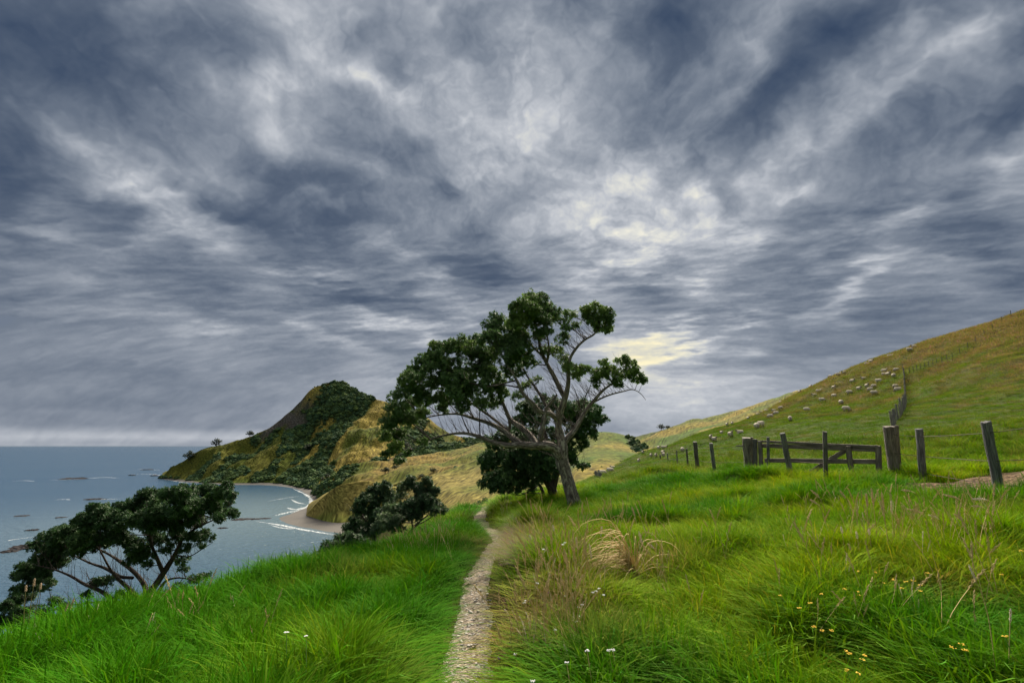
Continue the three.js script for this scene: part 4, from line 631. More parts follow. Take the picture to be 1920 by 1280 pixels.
// scrub that covers the headland as one mass
{
  const R = rng(91), blob = (() => { const g = new THREE.IcosahedronGeometry(1, 2), p = g.attributes.position, col = []; for (let i = 0; i < p.count; i += 3) { const q = V3(p.getX(i) + p.getX(i + 1) + p.getX(i + 2), p.getY(i) + p.getY(i + 1) + p.getY(i + 2), p.getZ(i)); const v = .7 + R() * .6; for (let k = 0; k < 3; k++) col.push(v, v, v); } for (let i = 0; i < p.count; i++) { const x = p.getX(i), y = p.getY(i), z = p.getZ(i), s = .8 + fbm(x * 2.3 + z, y * 2.3 - z * .7, 3) * .35; p.setXYZ(i, x * s, y * s * .75, z * s); } g.setAttribute('color', new THREE.Float32BufferAttribute(col, 3)); g.computeVertexNormals(); return g; })();
  const list = [];
  const scatter = (h, n, cover, size, seed) => { const r = rng(seed); for (let k = 0; k < n; k++) { const [q, nn, t, px] = h.inner[Math.floor(r() * h.inner.length)]; const m = cover(q, nn, t, px); if (m > .1 && r() < .35 + m * 2) { const s = size * (.3 + r() ** 2 * 1.5) * (m > .3 ? 1.15 : .85); list.push([q.clone().add(V3((r() - .5) * size * 1.6, s * .15, (r() - .5) * size * 1.6)), s, r()]); } else if (r() < .012 && t > .03) list.push([q.clone(), size * .4 * (.5 + r() * .5), r()]); } };
  scatter(headland, 52000, (q, n, t, px) => crag(q, n, t, px) > .4 ? -1 : scrubAt(q, n, t, px), 3.3, 5);
  scatter(paleHill, 2600, (q, n, t, px) => (-.6 + 1.1 * Math.exp(-(((px - 1178 - (1 - t) * 60) / 26) ** 2 + ((t - .72) / .26) ** 2))) + .05, 2, 6);
  scatter(goldenBack, 5000, (q, n, t, px) => fbm(q.x * .012 + 50, q.z * .012, 3) - .42 + .5 * smooth(690, 620, px) * smooth(.5, .9, t), 2.4, 7);
  const m = new THREE.InstancedMesh(blob, new THREE.MeshPhysicalMaterial({ color: 0xffffff, vertexColors: true, roughness: 1, specularIntensity: .15 }), list.length), c = new THREE.Color();
  list.forEach(([p, s, r], i) => { Q4.setFromAxisAngle(UP, r * 6.28); m.setMatrixAt(i, M4.compose(p, Q4, V3(s * (.8 + r * .5), s, s))); const v = .65 + ((r * 17.3) % 1) * .7, y = (r * 7.7) % 1; m.setColorAt(i, c.setRGB(mix(.026, .055, y) * v, mix(.055, .085, y) * v, mix(.028, .022, y) * v)); });
  stuffOf(m, 'scrub', 'dark green scrub covering the slopes of the headland', 'scrub');
  console.log('scrub', list.length);
}

// ---------------------------------------------------------------- fences and gate of weathered timber
const woodMap = noiseTexture(512, 1, (u, v, n) => { const a = n([60, 4], 4, 3, .6), b = n([8, 3], 3, 15), l = smooth(.3, .55, n([10, 8], 3, 44)); const g = .62 + a * .3 + b * .16; return [mix(g, .8, l * .5), mix(g * .99, .84, l * .5), mix(g * .97, .72, l * .5)]; });
const woodBump = noiseTexture(512, 1, (u, v, n) => [.5 + n([60, 4], 4, 3, .6) * .42], false);
for (const t of [woodMap, woodBump]) t.repeat.set(2.2, .8);
const timber = (c) => new THREE.MeshStandardMaterial({ color: c, map: woodMap, bumpMap: woodBump, bumpScale: .012, roughness: .92 });
const greyWood = timber(rgb(.3, .31, .34)), brownWood = timber(rgb(.34, .295, .26)), paleWood = timber(rgb(.44, .41, .36)), darkWood = timber(rgb(.21, .2, .2));
const wireMat = new THREE.MeshStandardMaterial({ color: rgb(.05, .03, .025), roughness: 1 });
function board(a, b, w, t, seed, face = null, slant = .15) {                      // a rough-sawn timber from a to b with worn edges
  const len = a.distanceTo(b), n = 8, g = new THREE.BoxGeometry(w, len, t, 4, n, 3), p = g.attributes.position, r = rng(seed), sl = (r() - .5) * slant, tw = (r() - .5) * .12;
  for (let i = 0; i < p.count; i++) { let x = p.getX(i), y = p.getY(i), z = p.getZ(i); const cx = Math.abs(x) > w * .49 && Math.abs(z) > t * .49 ? .9 : 1; x *= cx; z *= cx; const q = y / len; x += n2(y * 2.3 + seed, seed * 3.1) * w * .07 + n2(x * 30 + seed, y * 9) * w * .03; z += n2(y * 2.1 + seed * 2, 7) * t * .07; if (q > .49) y += sl * x + n2(x * 24 + seed, z * 24) * .02; const c = Math.cos(tw * q), s = Math.sin(tw * q); p.setXYZ(i, x * c - z * s, y, x * s + z * c); }
  const uv = g.attributes.uv; for (let i = 0; i < uv.count; i++) uv.setXY(i, uv.getX(i) * w + seed * .37, uv.getY(i) * len + seed * .71);
  const y = b.clone().sub(a).normalize(), f = face ?? V3(0, 0, 1), x = y.clone().cross(f).normalize(), z = x.clone().cross(y); g.applyMatrix4(new THREE.Matrix4().makeBasis(x, y, z).setPosition(a.clone().add(b).multiplyScalar(.5))); g.computeVertexNormals(); return g;
}
function wire(a, b, sag = .02, r = .0065) { const m = a.clone().lerp(b, .5); m.y -= sag; return new THREE.TubeGeometry(new THREE.QuadraticBezierCurve3(a, m, b), 8, r, 5); }
const zf = (x, y) => [1180 + x / 2.5946, 780 + y / 2.5946];
let woodSeed = 3;
function post(parent, x, y, bx, by, w, d, mat, name = 'post') {                   // top and foot in the enlarged picture
  const o = parent.position, top = at(...zf(x, y), d), low = at(...zf(bx, by), d), k = (height(low.x, low.z) - .25 - top.y) / (low.y - top.y), foot = top.clone().lerp(low, Math.max(1, k)), width = w / 2.5946 * d / F * .74;
  part(name, board(foot.clone().sub(o), top.clone().sub(o), width, width * .85, woodSeed++, V3(-.25, 0, 1).normalize()), mat, parent); return [top, foot];
}
function wires(parent, posts, shares) { for (let i = 0; i + 1 < posts.length; i++) for (const s of shares) part('wire', wire(posts[i][0].clone().lerp(posts[i][1], s).sub(parent.position), posts[i + 1][0].clone().lerp(posts[i + 1][1], s).sub(parent.position)), wireMat, parent); }
{
  const b = onGround(1680, 895); const fence = thing('wire_fence', 'post and wire fence with thick grey posts at the right beside bare earth', 'fence', [b.x, b.y, b.z]);
  const off = post(fence, 2240, -60, 2330, 420, 56, 7.6, greyWood);
  const p1 = post(fence, 1735, 27, 1800, 350, 50, 9.5, greyWood), p2 = post(fence, 1412, 62, 1430, 285, 39, 13, greyWood), p3 = post(fence, 1265, 50, 1290, 290, 60, 14, brownWood, 'strainer_post');
  post(fence, 1302, 46, 1320, 292, 20, 14.25, brownWood);
  wires(fence, [off, p1, p2, p3], [.12, .42, .68]);
}
{
  const b = onGround(1400, 880, 8); const fence = thing('wire_fence', 'line of uneven grey posts on the grass crest running left past the timber gate', 'fence', [b.x, b.y, b.z]), P = [];
  for (const [x, y, bx, by, w, d, m] of [[952, 75, 958, 320, 26, 13, darkWood], [746, 83, 782, 265, 33, 16, greyWood], [676, 102, 678, 270, 18, 17, greyWood], [398, 132, 416, 270, 23, 20, greyWood], [320, 125, 332, 240, 26, 23, darkWood], [279, 158, 285, 235, 11, 28, darkWood], [231, 168, 233, 208, 8, 33, greyWood], [186, 180, 188, 212, 7, 38, greyWood], [150, 188, 152, 212, 9, 42, darkWood], [117, 204, 118, 228, 5, 46, greyWood], [81, 228, 86, 252, 7, 44, greyWood], [60, 238, 64, 258, 5, 48, greyWood], [34, 243, 36, 262, 4, 52, greyWood]]) P.push(post(fence, x, y, bx, by, w, d, m));
  const s = post(fence, 570, 105, 580, 240, 50, 18, paleWood, 'strainer_post'); post(fence, 597, 102, 606, 240, 17, 17.8, brownWood);
  P.splice(3, 0, s); wires(fence, P, [.15, .5, .85]);
  const q = at(...zf(520, 145), 18).sub(fence.position), q2 = at(...zf(555, 145), 17.9).sub(fence.position); part('peg', new THREE.TubeGeometry(new THREE.LineCurve3(q, q2), 2, .02, 6), darkWood, fence);
}
{
  const b = onGround(1530, 890, 8); const gate = thing('farm_gate', 'weathered timber field gate with a diagonal brace between two strainer posts', 'gate', [b.x, b.y, b.z]);
  const A = [610, 17.6], B = [1235, 14.2], G = (x, y) => { const t = (x - A[0]) / (B[0] - A[0]); return at(...zf(x, y), 1 / mix(1 / A[1], 1 / B[1], t)).sub(gate.position); };
  const face = G(610, 140).sub(G(1235, 150)).normalize().cross(UP).normalize();
  const bar = (name, x0, y0, x1, y1, thick, mat, deep = .045, shift = 0) => { const a = G(x0, y0).addScaledVector(face, shift), c = G(x1, y1).addScaledVector(face, shift); part(name, board(a, c, thick / 2.5946 * 15.5 / F, deep, woodSeed++, face), mat, gate); };
  bar('rail', 606, 121, 1222, 150, 12, brownWood, .07); bar('rail', 640, 143, 1215, 162, 22, brownWood, .04, .004); bar('rail', 660, 214, 1222, 222, 22, brownWood, .04, .004); bar('rail', 660, 275, 1222, 282, 20, brownWood, .04, .004);
  bar('stile', 622, 300, 618, 112, 24, darkWood, .06, -.055); bar('stile', 650, 300, 642, 122, 24, brownWood, .06, -.055); bar('stile', 1096, 330, 1072, 146, 25, brownWood, .06, -.055); bar('stile', 1224, 315, 1217, 143, 25, brownWood, .06, -.055);
  bar('brace', 835, 300, 1070, 152, 22, brownWood, .04, .05);
  if (0) console.log(face);
}
const zh = (x, y) => [1180 + x / 2.5946, 560 + y / 2.5946];
{
  const pts = [[1280, 628], [1300, 604], [1328, 566], [1345, 536], [1347, 480], [1345, 430], [1341, 390], [1336, 362]].map(([x, y]) => onGround(...zh(x, y), 12)).filter(Boolean), curve = new THREE.CatmullRomCurve3(pts, false, 'centripetal'), L = curve.getLength(), o = pts[0];
  const fence = thing('batten_fence', 'dense grey batten fence climbing straight up the hill past the gate', 'fence', [o.x, o.y, o.z]), R = rng(8), n = Math.min(150, Math.round(L / .3)); let last = null;
  for (let i = 0; i <= n; i++) { const t = i / n, p = curve.getPointAt(t), h = .95 + R() * .25, g = V3(p.x, height(p.x, p.z) - .1, p.z).sub(fence.position); part(i % 9 ? 'batten' : 'post', board(g, g.clone().add(V3((R() - .5) * .12, h + (i % 9 ? 0 : .15), (R() - .5) * .1)), i % 9 ? .06 : .13, i % 9 ? .035 : .11, woodSeed++, V3(.8, 0, .6)), i % 3 ? greyWood : paleWood, fence);
    if (i % 9 === 0) { const q = g.clone().add(V3(0, .9, 0)); if (last) for (const dy of [0, -.35, -.7]) part('wire', wire(last.clone().add(V3(0, dy, 0)), q.clone().add(V3(0, dy, 0)), 0), wireMat, fence); last = q; } }
  console.log('batten fence', L, n);
}
{
  const spots = [[1340, 372], [1366, 366], [1384, 360], [1402, 354], [1420, 349], [1440, 343], [1460, 337], [1480, 331], [1500, 324], [1524, 316], [1548, 307], [1575, 298], [1612, 276], [1650, 246], [1688, 216], [1730, 184], [1770, 154], [1815, 118], [1860, 88], [1895, 66], [1930, 44]].map(([x, y]) => onGround(...zh(x, y), 20)).filter(Boolean), o = spots[0];
  const fence = thing('wire_fence', 'thin dark fence crossing high on the sheep hill towards the skyline', 'fence', [o.x, o.y, o.z]); let last = null;
  for (const s of spots) { const g = V3(s.x, height(s.x, s.z) - .1, s.z).sub(fence.position), q = g.clone().add(V3(.05, 1.0, 0)); part('post', board(g, q, .055, .05, woodSeed++), darkWood, fence); if (last) for (const f of [.95, .6, .3]) part('wire', wire(g.clone().lerp(q, f), last[0].clone().lerp(last[1], f), 0, .006), wireMat, fence); last = [g, q]; }
}
{
  const pts = [[1097, 888], [1106, 890], [1116, 893], [1127, 897]].map(([x, y]) => onGround(x, y, 20)).filter(Boolean), c = new THREE.CatmullRomCurve3(pts), n = 16, o = pts[0], fence = thing('batten_fence', 'short far batten fence on the grass crest just right of the tall tree', 'fence', [o.x, o.y, o.z]), R = rng(18), d = Math.abs(o.z);
  for (let i = 0; i <= n; i++) { const p = c.getPoint(i / n), g = V3(p.x, height(p.x, p.z) - .1, p.z).sub(fence.position); part('batten', board(g, g.clone().add(V3((R() - .5) * .1, .42 * d / 36 * (.85 + R() * .3), 0)), .08, .05, woodSeed++), i % 2 ? greyWood : paleWood, fence); }
}

// ---------------------------------------------------------------- sheep
function sheepShape(headLow, lying) {
  const N = 44, half = .8, mc = new MarchingCubes(N, new THREE.MeshBasicMaterial(), false, false, 60000); mc.isolation = 0;
  const ry = lying ? .3 : .5, hx = headLow ? .56 : .6, hy = headLow ? ry - .24 : ry + .24;
  const bones = [[[-.3, ry + .03, 0], [.22, ry + .02, 0], .25, .235], [[.2, ry + .04, 0], [.4, ry + (headLow ? -.02 : .12), 0], .19, .12], [[.4, ry + (headLow ? -.02 : .12), 0], [hx - .06, hy + .04, 0], .115, .09], [[hx - .08, hy + .05, 0], [hx + .09, hy - .06, 0], .085, .05], [[hx - .07, hy + .07, .05], [hx - .1, hy + .07, .16], .028, .014], [[hx - .07, hy + .07, -.05], [hx - .1, hy + .07, -.16], .028, .014], [[-.5, ry + .08, 0], [-.56, ry - .1, 0], .05, .035]];
  for (const x of [-.3, .26]) for (const z of [-.12, .12]) bones.push(...(lying ? [[[x, .16, z], [x + .16, .06, z * 1.5], .07, .045]] : [[[x, ry - .1, z], [x + (x < 0 ? -.03 : .02), .26, z], .075, .046], [[x + (x < 0 ? -.03 : .02), .26, z], [x + .01, .0, z], .042, .034]]));
  const d = (p, a, b, ra, rb) => { const bx = b[0] - a[0], by = b[1] - a[1], bz = b[2] - a[2], t = Math.min(1, Math.max(0, ((p[0] - a[0]) * bx + (p[1] - a[1]) * by + (p[2] - a[2]) * bz) / (bx * bx + by * by + bz * bz))); return Math.hypot(p[0] - a[0] - bx * t, p[1] - a[1] - by * t, p[2] - a[2] - bz * t) - mix(ra, rb, t); };
  for (let k = 0; k < N; k++) for (let j = 0; j < N; j++) for (let i = 0; i < N; i++) { const p = [((i - N / 2) / (N / 2)) * half, ((j - N / 2) / (N / 2)) * half + .45, ((k - N / 2) / (N / 2)) * half]; let s = 0; for (const [a, b, ra, rb] of bones) s += Math.exp(-d(p, a, b, ra, rb) * 34); let v = -Math.log(s) / 34; if (p[1] > .28 - (lying ? .2 : 0) && p[0] < .42) v += fbm(p[0] * 11, p[1] * 11 + p[2] * 9, 2) * .022; mc.field[i + j * N + k * N * N] = -v; }
  mc.update(); const n = mc.count, pos = new Float32Array(n * 3), col = new Float32Array(n * 3);
  for (let i = 0; i < n; i++) { const x = mc.positionArray[i * 3] * half, y = mc.positionArray[i * 3 + 1] * half + .45, z = mc.positionArray[i * 3 + 2] * half; pos.set([x, y, z], i * 3); const face = smooth(hx - .1, hx - .04, x), leg = lying ? 0 : smooth(.27, .2, y) * (x < .42 ? 1 : 0), w = 1 + fbm(x * 9, y * 9 + z * 7, 2) * .12; col.set([.5, .44, .35].map((c, k) => mix(c * w, [.2, .16, .12][k], Math.max(face, leg))), i * 3); }
  let g = new THREE.BufferGeometry(); g.setAttribute('position', new THREE.BufferAttribute(pos, 3)); g.setAttribute('color', new THREE.BufferAttribute(col, 3)); g = mergeVertices(g, 1e-4); g.computeVertexNormals(); return g;
}
{
  const shapes = { g: sheepShape(true, false), s: sheepShape(false, false), l: sheepShape(false, true) }, wool = new THREE.MeshStandardMaterial({ vertexColors: true, roughness: 1 });
  // enlarged picture x, y; heading (degrees, 0 = right, 90 = towards us); pose; words
  const flock = [
    [1059, 549, 0, 'g', 'largest cream sheep grazing side-on in the middle of the hill'], [785, 596, 110, 'g', 'sheep facing downhill alone above the gate end'], [622, 634, 95, 'g', 'left of two sheep standing close together above the far fence posts'], [640, 625, 250, 'g', 'right of two sheep standing close together above the far fence posts'], [540, 657, 175, 'l', 'long cream sheep lying side-on above the left gate post'],
    [494, 672, 85, 's', 'sheep facing us just left of the one lying above the gate post'], [450, 659, 80, 's', 'small sheep alone uphill of the dark leaning fence post'], [398, 682, 95, 's', 'upper of two little sheep over the leaning fence posts'], [415, 693, 70, 's', 'lower of two little sheep over the leaning fence posts'], [866, 549, 20, 'g', 'sheep grazing to the right, left of the largest one'],
    [1033, 514, 100, 'g', 'sheep facing us just above the largest one'], [999, 482, 80, 'g', 'sheep with dark face in mid slope above two others'], [941, 500, 30, 'g', 'sheep grazing left of the dark-faced one in mid slope'], [1075, 466, 10, 'g', 'sheep grazing alone below the little bare spot of the slope'], [998, 441, 90, 's', 'small sheep alone near the brown crest'],
    [1120, 447, 85, 's', 'upright sheep left of the close cluster of four'], [1160, 434, 100, 's', 'hindmost sheep of the cluster of four'], [1192, 436, 180, 'g', 'dusky sheep side-on at the back of the cluster of four'], [1175, 452, 175, 'g', 'pale sheep side-on at the front left of the cluster of four'], [1195, 468, 20, 'g', 'pale sheep at the front right of the cluster of four'],
    [1298, 437, 170, 'g', 'upper of two pale sheep close against the batten fence'], [1309, 455, 185, 'g', 'lower of two pale sheep close against the batten fence'], [1217, 410, 60, 'g', 'sheep above the cluster of four'], [1143, 394, 0, 'l', 'flat sheep lying below the crest'], [1088, 410, 80, 's', 'small sheep left of the one lying below the crest'],
    [1243, 360, 60, 's', 'topmost left sheep by the corner of the fences'], [1302, 356, 180, 'g', 'topmost sheep side-on at the corner of the fences'], [1245, 373, 170, 'l', 'sheep lying beneath the topmost left one'], [1263, 377, 90, 's', 'sheep between two others near the fence corner'], [1289, 385, 110, 'g', 'pale sheep facing us near the fence corner'],
    [923, 453, 170, 'l', 'sheep lying on the brown grass near the crest'], [903, 474, 0, 'l', 'dull flat sheep on the brown grass in mid slope'], [738, 511, 80, 's', 'tiny sheep alone on the left part of the slope'], [738, 539, 170, 'g', 'rightmost of the loose row of sheep on the left slope'], [670, 539, 180, 'l', 'upper of the loose row of sheep on the left slope'],
    [628, 551, 180, 'l', 'leftmost of the loose row of sheep on the left slope'], [646, 550, 0, 'l', 'second from the left in the loose row of sheep'], [704, 549, 10, 'l', 'middle one of the loose row of sheep on the left slope'], [715, 567, 175, 'g', 'sheep just below the loose row on the left slope'], [687, 581, 180, 'g', 'lowest side-on sheep below the loose row'],
    [580, 586, 85, 's', 'little round sheep apart from the row to its right'], [502, 598, 90, 's', 'right of a tiny pair of far sheep'], [477, 607, 90, 's', 'left of a tiny pair of far sheep'], [68, 755, 100, 's', 'far white sheep left of the group by the fence posts'], [107, 771, 90, 's', 'leftmost big sheep of the group by the far fence posts'],
    [131, 772, 95, 's', 'second sheep of the group by the far fence posts'], [165, 757, 80, 's', 'upper right sheep of the group by the far fence posts'], [167, 768, 110, 'g', 'lower right sheep of the group by the far fence posts'], [145, 734, 80, 's', 'far tiny sheep uphill of the group by the posts'], [170, 728, 180, 'l', 'far tiny sheep lying uphill of the group by the posts'],
    [260, 744, 90, 'g', 'sheep between two thin fence posts'], [48, 794, 100, 's', 'lowest far white sheep over the grass crest'], [1368, 258, 0, 'g', 'sheep just under the skyline beside a lying one'],
    [1388, 240, 0, 'l', 'dark sheep lying on the skyline highest of all'], [1180, 314, 80, 's', 'dark sheep upright on the skyline'], [1160, 322, 180, 'l', 'dark sheep lying on the skyline beside an upright one'], [1020, 373, 180, 'l', 'left of two sheep lying on the lower skyline'], [1048, 364, 0, 'l', 'right of two sheep lying on the lower skyline'], [980, 388, 175, 'g', 'sheep on the skyline left of a lying pair'], [883, 425, 90, 's', 'small dark sheep far down the skyline'], [830, 447, 90, 's', 'last dark sheep low on the skyline'], [1272, 284, 180, 'l', 'single sheep lying halfway along the skyline'],
  ].map(([x, y, ...r]) => [...zh(x, y), ...r]);
  flock.push([1131, 891, 0, 'g', 'sheep grazing by the far batten fence, left of two'], [1145, 886, 5, 'g', 'sheep grazing by the far batten fence, right of two'], [1198, 867, 90, 's', 'white sheep facing us far right of the tall tree'], [1206, 851, 90, 's', 'small white sheep above the grass crest right of the tall tree'], [1149, 871, 0, 'l', 'tiny pale sheep below the pale green hill']);
  const first = {};
  for (const [px, py, turn, pose, label] of flock) {
    let p = null; for (let dy = 0; dy < 16 && !p; dy++) p = onGround(px, py + dy, 14); if (!p) continue;
    let o; if (first[pose]) { o = first[pose].clone(); scene.add(o); } else { o = first[pose] = new THREE.Mesh(shapes[pose], wool); scene.add(o); }
    o.name = numbered('sheep'); o.position.set(p.x, height(p.x, p.z) - .02, p.z); o.rotation.y = -turn * Math.PI / 180; o.scale.setScalar((.76 + (px % 7) * .02) * mix(.62, 1, smooth(1300, 1480, px))); tag(o, label, 'sheep', 'sheep on the hillside');
  }
}

// ---------------------------------------------------------------- rocks in the sea
{
  const rockMat = new THREE.MeshPhysicalMaterial({ color: rgb(.03, .027, .028), roughness: 1, specularIntensity: .1 });
  const rock = (px, py, w, h, label) => {
    const p = seaAt(px, py), k = p.distanceTo(camera.position) / F, g = new THREE.IcosahedronGeometry(1, 4), q = g.attributes.position, seed = px * .7;
    for (let i = 0; i < q.count; i++) { let x = q.getX(i), y = q.getY(i), z = q.getZ(i); const s = 1 + fbm(x * 1.8 + seed, z * 1.8 + y, 4, .6) * .6; q.setXYZ(i, x * s, Math.max(y, -.4) * (.7 + fbm(x * 4 + seed, z * 3, 3) * .7), z * s); }
    g.computeVertexNormals(); const m = new THREE.Mesh(g, rockMat); m.name = numbered('sea_rock'); m.position.set(p.x, SEA, p.z); m.scale.set(w * k / 2.5, h * k * .5, w * k / 3); tag(m, label, 'rock'); scene.add(m);
  };
  rock(137, 897.5, 36, 3, 'long dark reef rock far out with white water on both sides'); rock(152, 896.5, 14, 3, 'small rock at the right end of the far reef'); rock(175, 936, 30, 3, 'dark flat rock of the middle reef'); rock(247, 891, 12, 2.5, 'small dark rock off the headland tip'); rock(290, 892, 14, 3, 'dark rock nearest the headland tip'); rock(275, 880.5, 22, 2, 'thin dark rock beyond the headland tip');
  rock(48, 1026, 46, 6, 'larger dark rock at the left edge of the sea'); rock(16, 1034, 26, 4, 'small dark rock farthest left at the edge of the sea'); rock(60, 994, 18, 3, 'dark rock alone above the larger left rocks'); rock(40, 967, 20, 1.6, 'thin dark rock awash in the left part of the sea'); rock(112, 970, 18, 1.6, 'thin dark rock awash above the leaning tree');
  rock(418, 990, 18, 3, 'dark rock beside the right side of the leaning tree'); rock(455, 973.5, 34, 2.6, 'left rock of the long reef inside the bay'); rock(478, 973, 24, 2.6, 'middle rock of the long reef inside the bay'); rock(496, 972, 20, 2.4, 'right rock of the long reef inside the bay'); rock(440, 975, 16, 2, 'leftmost low rock of the reef touching the leaning tree');
}

// ---------------------------------------------------------------- grass: tufts of single blades, too many to count
function tuft(seed, blades, rad, len, wid, lean, stray = 0) {
  const r = rng(seed), pos = [], idx = [], col = [], nor = [];
  for (let b = 0; b < blades; b++) {
    const a = r() * 6.283, q = Math.sqrt(r()) * rad, x0 = Math.cos(a) * q, z0 = Math.sin(a) * q, h = len * (.45 + r() * .65), w = wid * (.6 + r() * .7), dir = a + (r() - .5) * 2.4, out = (lean * (.3 + r() * 1.2)) * h, cx = Math.cos(dir), cz = Math.sin(dir), sx = -cz, sz = cx, o = pos.length / 3;
    const f = r() < stray + .02 ? (r() < .4 ? [2.1, 1.05, 4] : [1.7, 1.2, 2]) : [.8 + r() * .5, .82 + r() * .4, .7 + r() * .6];
    for (const [t, k] of [[0, 1], [.4, .9], [.75, .6], [1, 0]]) { const y = h * (t - out / h * .45 * t * t), s = out * t * t; for (const e of k ? [-1, 1] : [0]) { pos.push(x0 + cx * s + sx * w * k * e * .5, y, z0 + cz * s + sz * w * k * e * .5); col.push(...f); nor.push(sx * e * .5 + cx * .2, .9, sz * e * .5 + cz * .2); } }
    idx.push(o, o + 1, o + 2, o + 2, o + 1, o + 3, o + 2, o + 3, o + 4, o + 4, o + 3, o + 5, o + 4, o + 5, o + 6);
  }
  const g = new THREE.BufferGeometry(); g.setAttribute('position', new THREE.Float32BufferAttribute(pos, 3)); g.setAttribute('color', new THREE.Float32BufferAttribute(col, 3)); g.setIndex(idx); g.computeVertexNormals(); return g;
}
const bladeMat = () => new THREE.MeshPhysicalMaterial({ color: 0xffffff, vertexColors: true, roughness: .8, specularIntensity: .03, transmission: .4, thickness: 0, side: THREE.DoubleSide });
const sward = { lush: [], meadow: [], dry: [], hill: [] };
{
  const R = rng(314), c = [0, 0, 0];
  const add = (x, z, kind, s, sy, col) => sward[kind].push([x, height(x, z), z, s, sy, R() * 6.283, [...col]]);
  const N = 62000, r0 = 1.7, r1 = 38, e = .62;                                     // density falls with the distance from the path's start
  for (let i = 0; i < N; i++) {
    const r = Math.pow(mix(Math.pow(r0, e), Math.pow(r1, e), R()), 1 / e), a = (R() - .5) * 1.95, x = Math.sin(a) * r, z = -Math.cos(a) * r;
    const [s, w] = trackAt(x, z), off = Math.abs(s) - w; if (off < .1 + R() * .12) continue;
    if (EARTHPATCH(x, z) > .35 + R() * .4 || cutBank(x, z) > .25 + R() * .5) continue;
    const k = grassKind(x, z); if (k.far > R() + .2) continue;
    grassColor(x, z, c, (R() - .5) * .3);
    const verge = smooth(.05, .8, off), big = mix(1, 1.7, smooth(8, 30, r)), lump = 1 + n2(x * 1.3, z * 1.3) * .5 + n2(x * .5 + 7, z * .5) * .3;
    if (k.dry > .3 + R() * .6) add(x, z, 'dry', (.75 + R() * .5) * big, mix(.16, 1, verge) * (.7 + R() * .5), mixc(lawn.straw, lawn.brown, R() * .6).map((v) => v * (.8 + R() * .4)));
    else if (k.lush > .35 + R() * .4) add(x, z, 'lush', (.8 + R() * .5) * big, mix(.12, 1, verge) * (.65 + R() * .5) * lump * (s < 0 ? .95 : .85), c);
    else add(x, z, 'meadow', (.85 + R() * .5) * big, mix(.16, 1, verge) * (.7 + R() * .5) * lump, c);
  }
  for (let i = 0; i < 2600; i++) {                                                 // dead grass hanging over the cut bank beside the track
    const k = Math.floor(R() * 110) + 55, p = trackLine[k], q = trackLine[k + 1], l = Math.hypot(q.x - p.x, q.z - p.z), o = p.y + .42 + R() * R() * .7, x = p.x - (q.z - p.z) / l * o, z = p.z + (q.x - p.x) / l * o;
    if (fbm(x * .8 + 3, z * .8, 3) < .02) continue;
    add(x, z, 'dry', .7 + R() * .5, .3 + R() * .45, mixc([.34, .27, .19], [.2, .15, .1], R()).map((v) => v * (.7 + R() * .5)));
  }
  for (let i = 0; i < 90000; i++) {                                                // grazed pasture on the hill
    const r = Math.pow(mix(Math.pow(17, .55), Math.pow(135, .55), R()), 1 / .55), a = mix(.05, .98, R()), x = Math.sin(a) * r, z = -Math.cos(a) * r, k = grassKind(x, z); if (k.far < .15 + R() * .3 || EARTHPATCH(x, z) > .3 + R() * .5) continue;
    grassColor(x, z, c, (R() - .5) * .4); const v = .8 + R() * .4 + fbm(x * .5, z * .8, 3) * .3; add(x, z, 'hill', mix(.7, 2.6, smooth(20, 110, r)), mix(.8, 1.5, smooth(20, 110, r)) * (.6 + R() * .6) * (1 + k.dry * .7), c.map((q) => q * v));
  }
  const shapes = { lush: [tuft(1, 24, .15, .46, .012, .62, .03), tuft(2, 24, .15, .52, .011, .8, .04), tuft(3, 20, .12, .42, .012, .6, .05)], meadow: [tuft(4, 26, .17, .37, .009, .6, .07), tuft(5, 26, .17, .32, .0085, .8, .09)], dry: [tuft(6, 22, .16, .42, .0045, .5), tuft(7, 26, .2, .28, .005, 1.1)], hill: [tuft(8, 26, .3, .11, .012, .9, .08), tuft(9, 26, .3, .13, .012, 1.1, .12)] };
  const words = { lush: 'lush bright green long grass on both sides of the path', meadow: 'shorter yellow green meadow grass on the bank', dry: 'dry straw coloured grass fringing the path and the bank', hill: 'grazed pasture grass on the sheep hill' };
  const mat = bladeMat(), col = new THREE.Color(), cap = { lush: 1, meadow: 1, dry: 1, hill: 1 };
  for (const kind in sward) shapes[kind].forEach((g, n) => {
    const list = sward[kind].filter((v, i) => i % shapes[kind].length === n), m = new THREE.InstancedMesh(g, mat, list.length);
    list.forEach(([x, y, z, s, sy, turn, k], i) => { Q4.setFromAxisAngle(UP, turn); m.setMatrixAt(i, M4.compose(V3(x, y - .015, z), Q4, V3(s, sy * s ** .3, s))); m.setColorAt(i, col.setRGB(k[0], k[1], k[2])); });
    stuffOf(m, numbered(kind === 'dry' ? 'dry_grass' : kind === 'hill' ? 'pasture_grass' : kind === 'lush' ? 'long_grass' : 'meadow_grass'), words[kind], 'grass');
  });
  console.log('tufts', Object.entries(sward).map(([k, v]) => k + ' ' + v.length).join(', '));
}

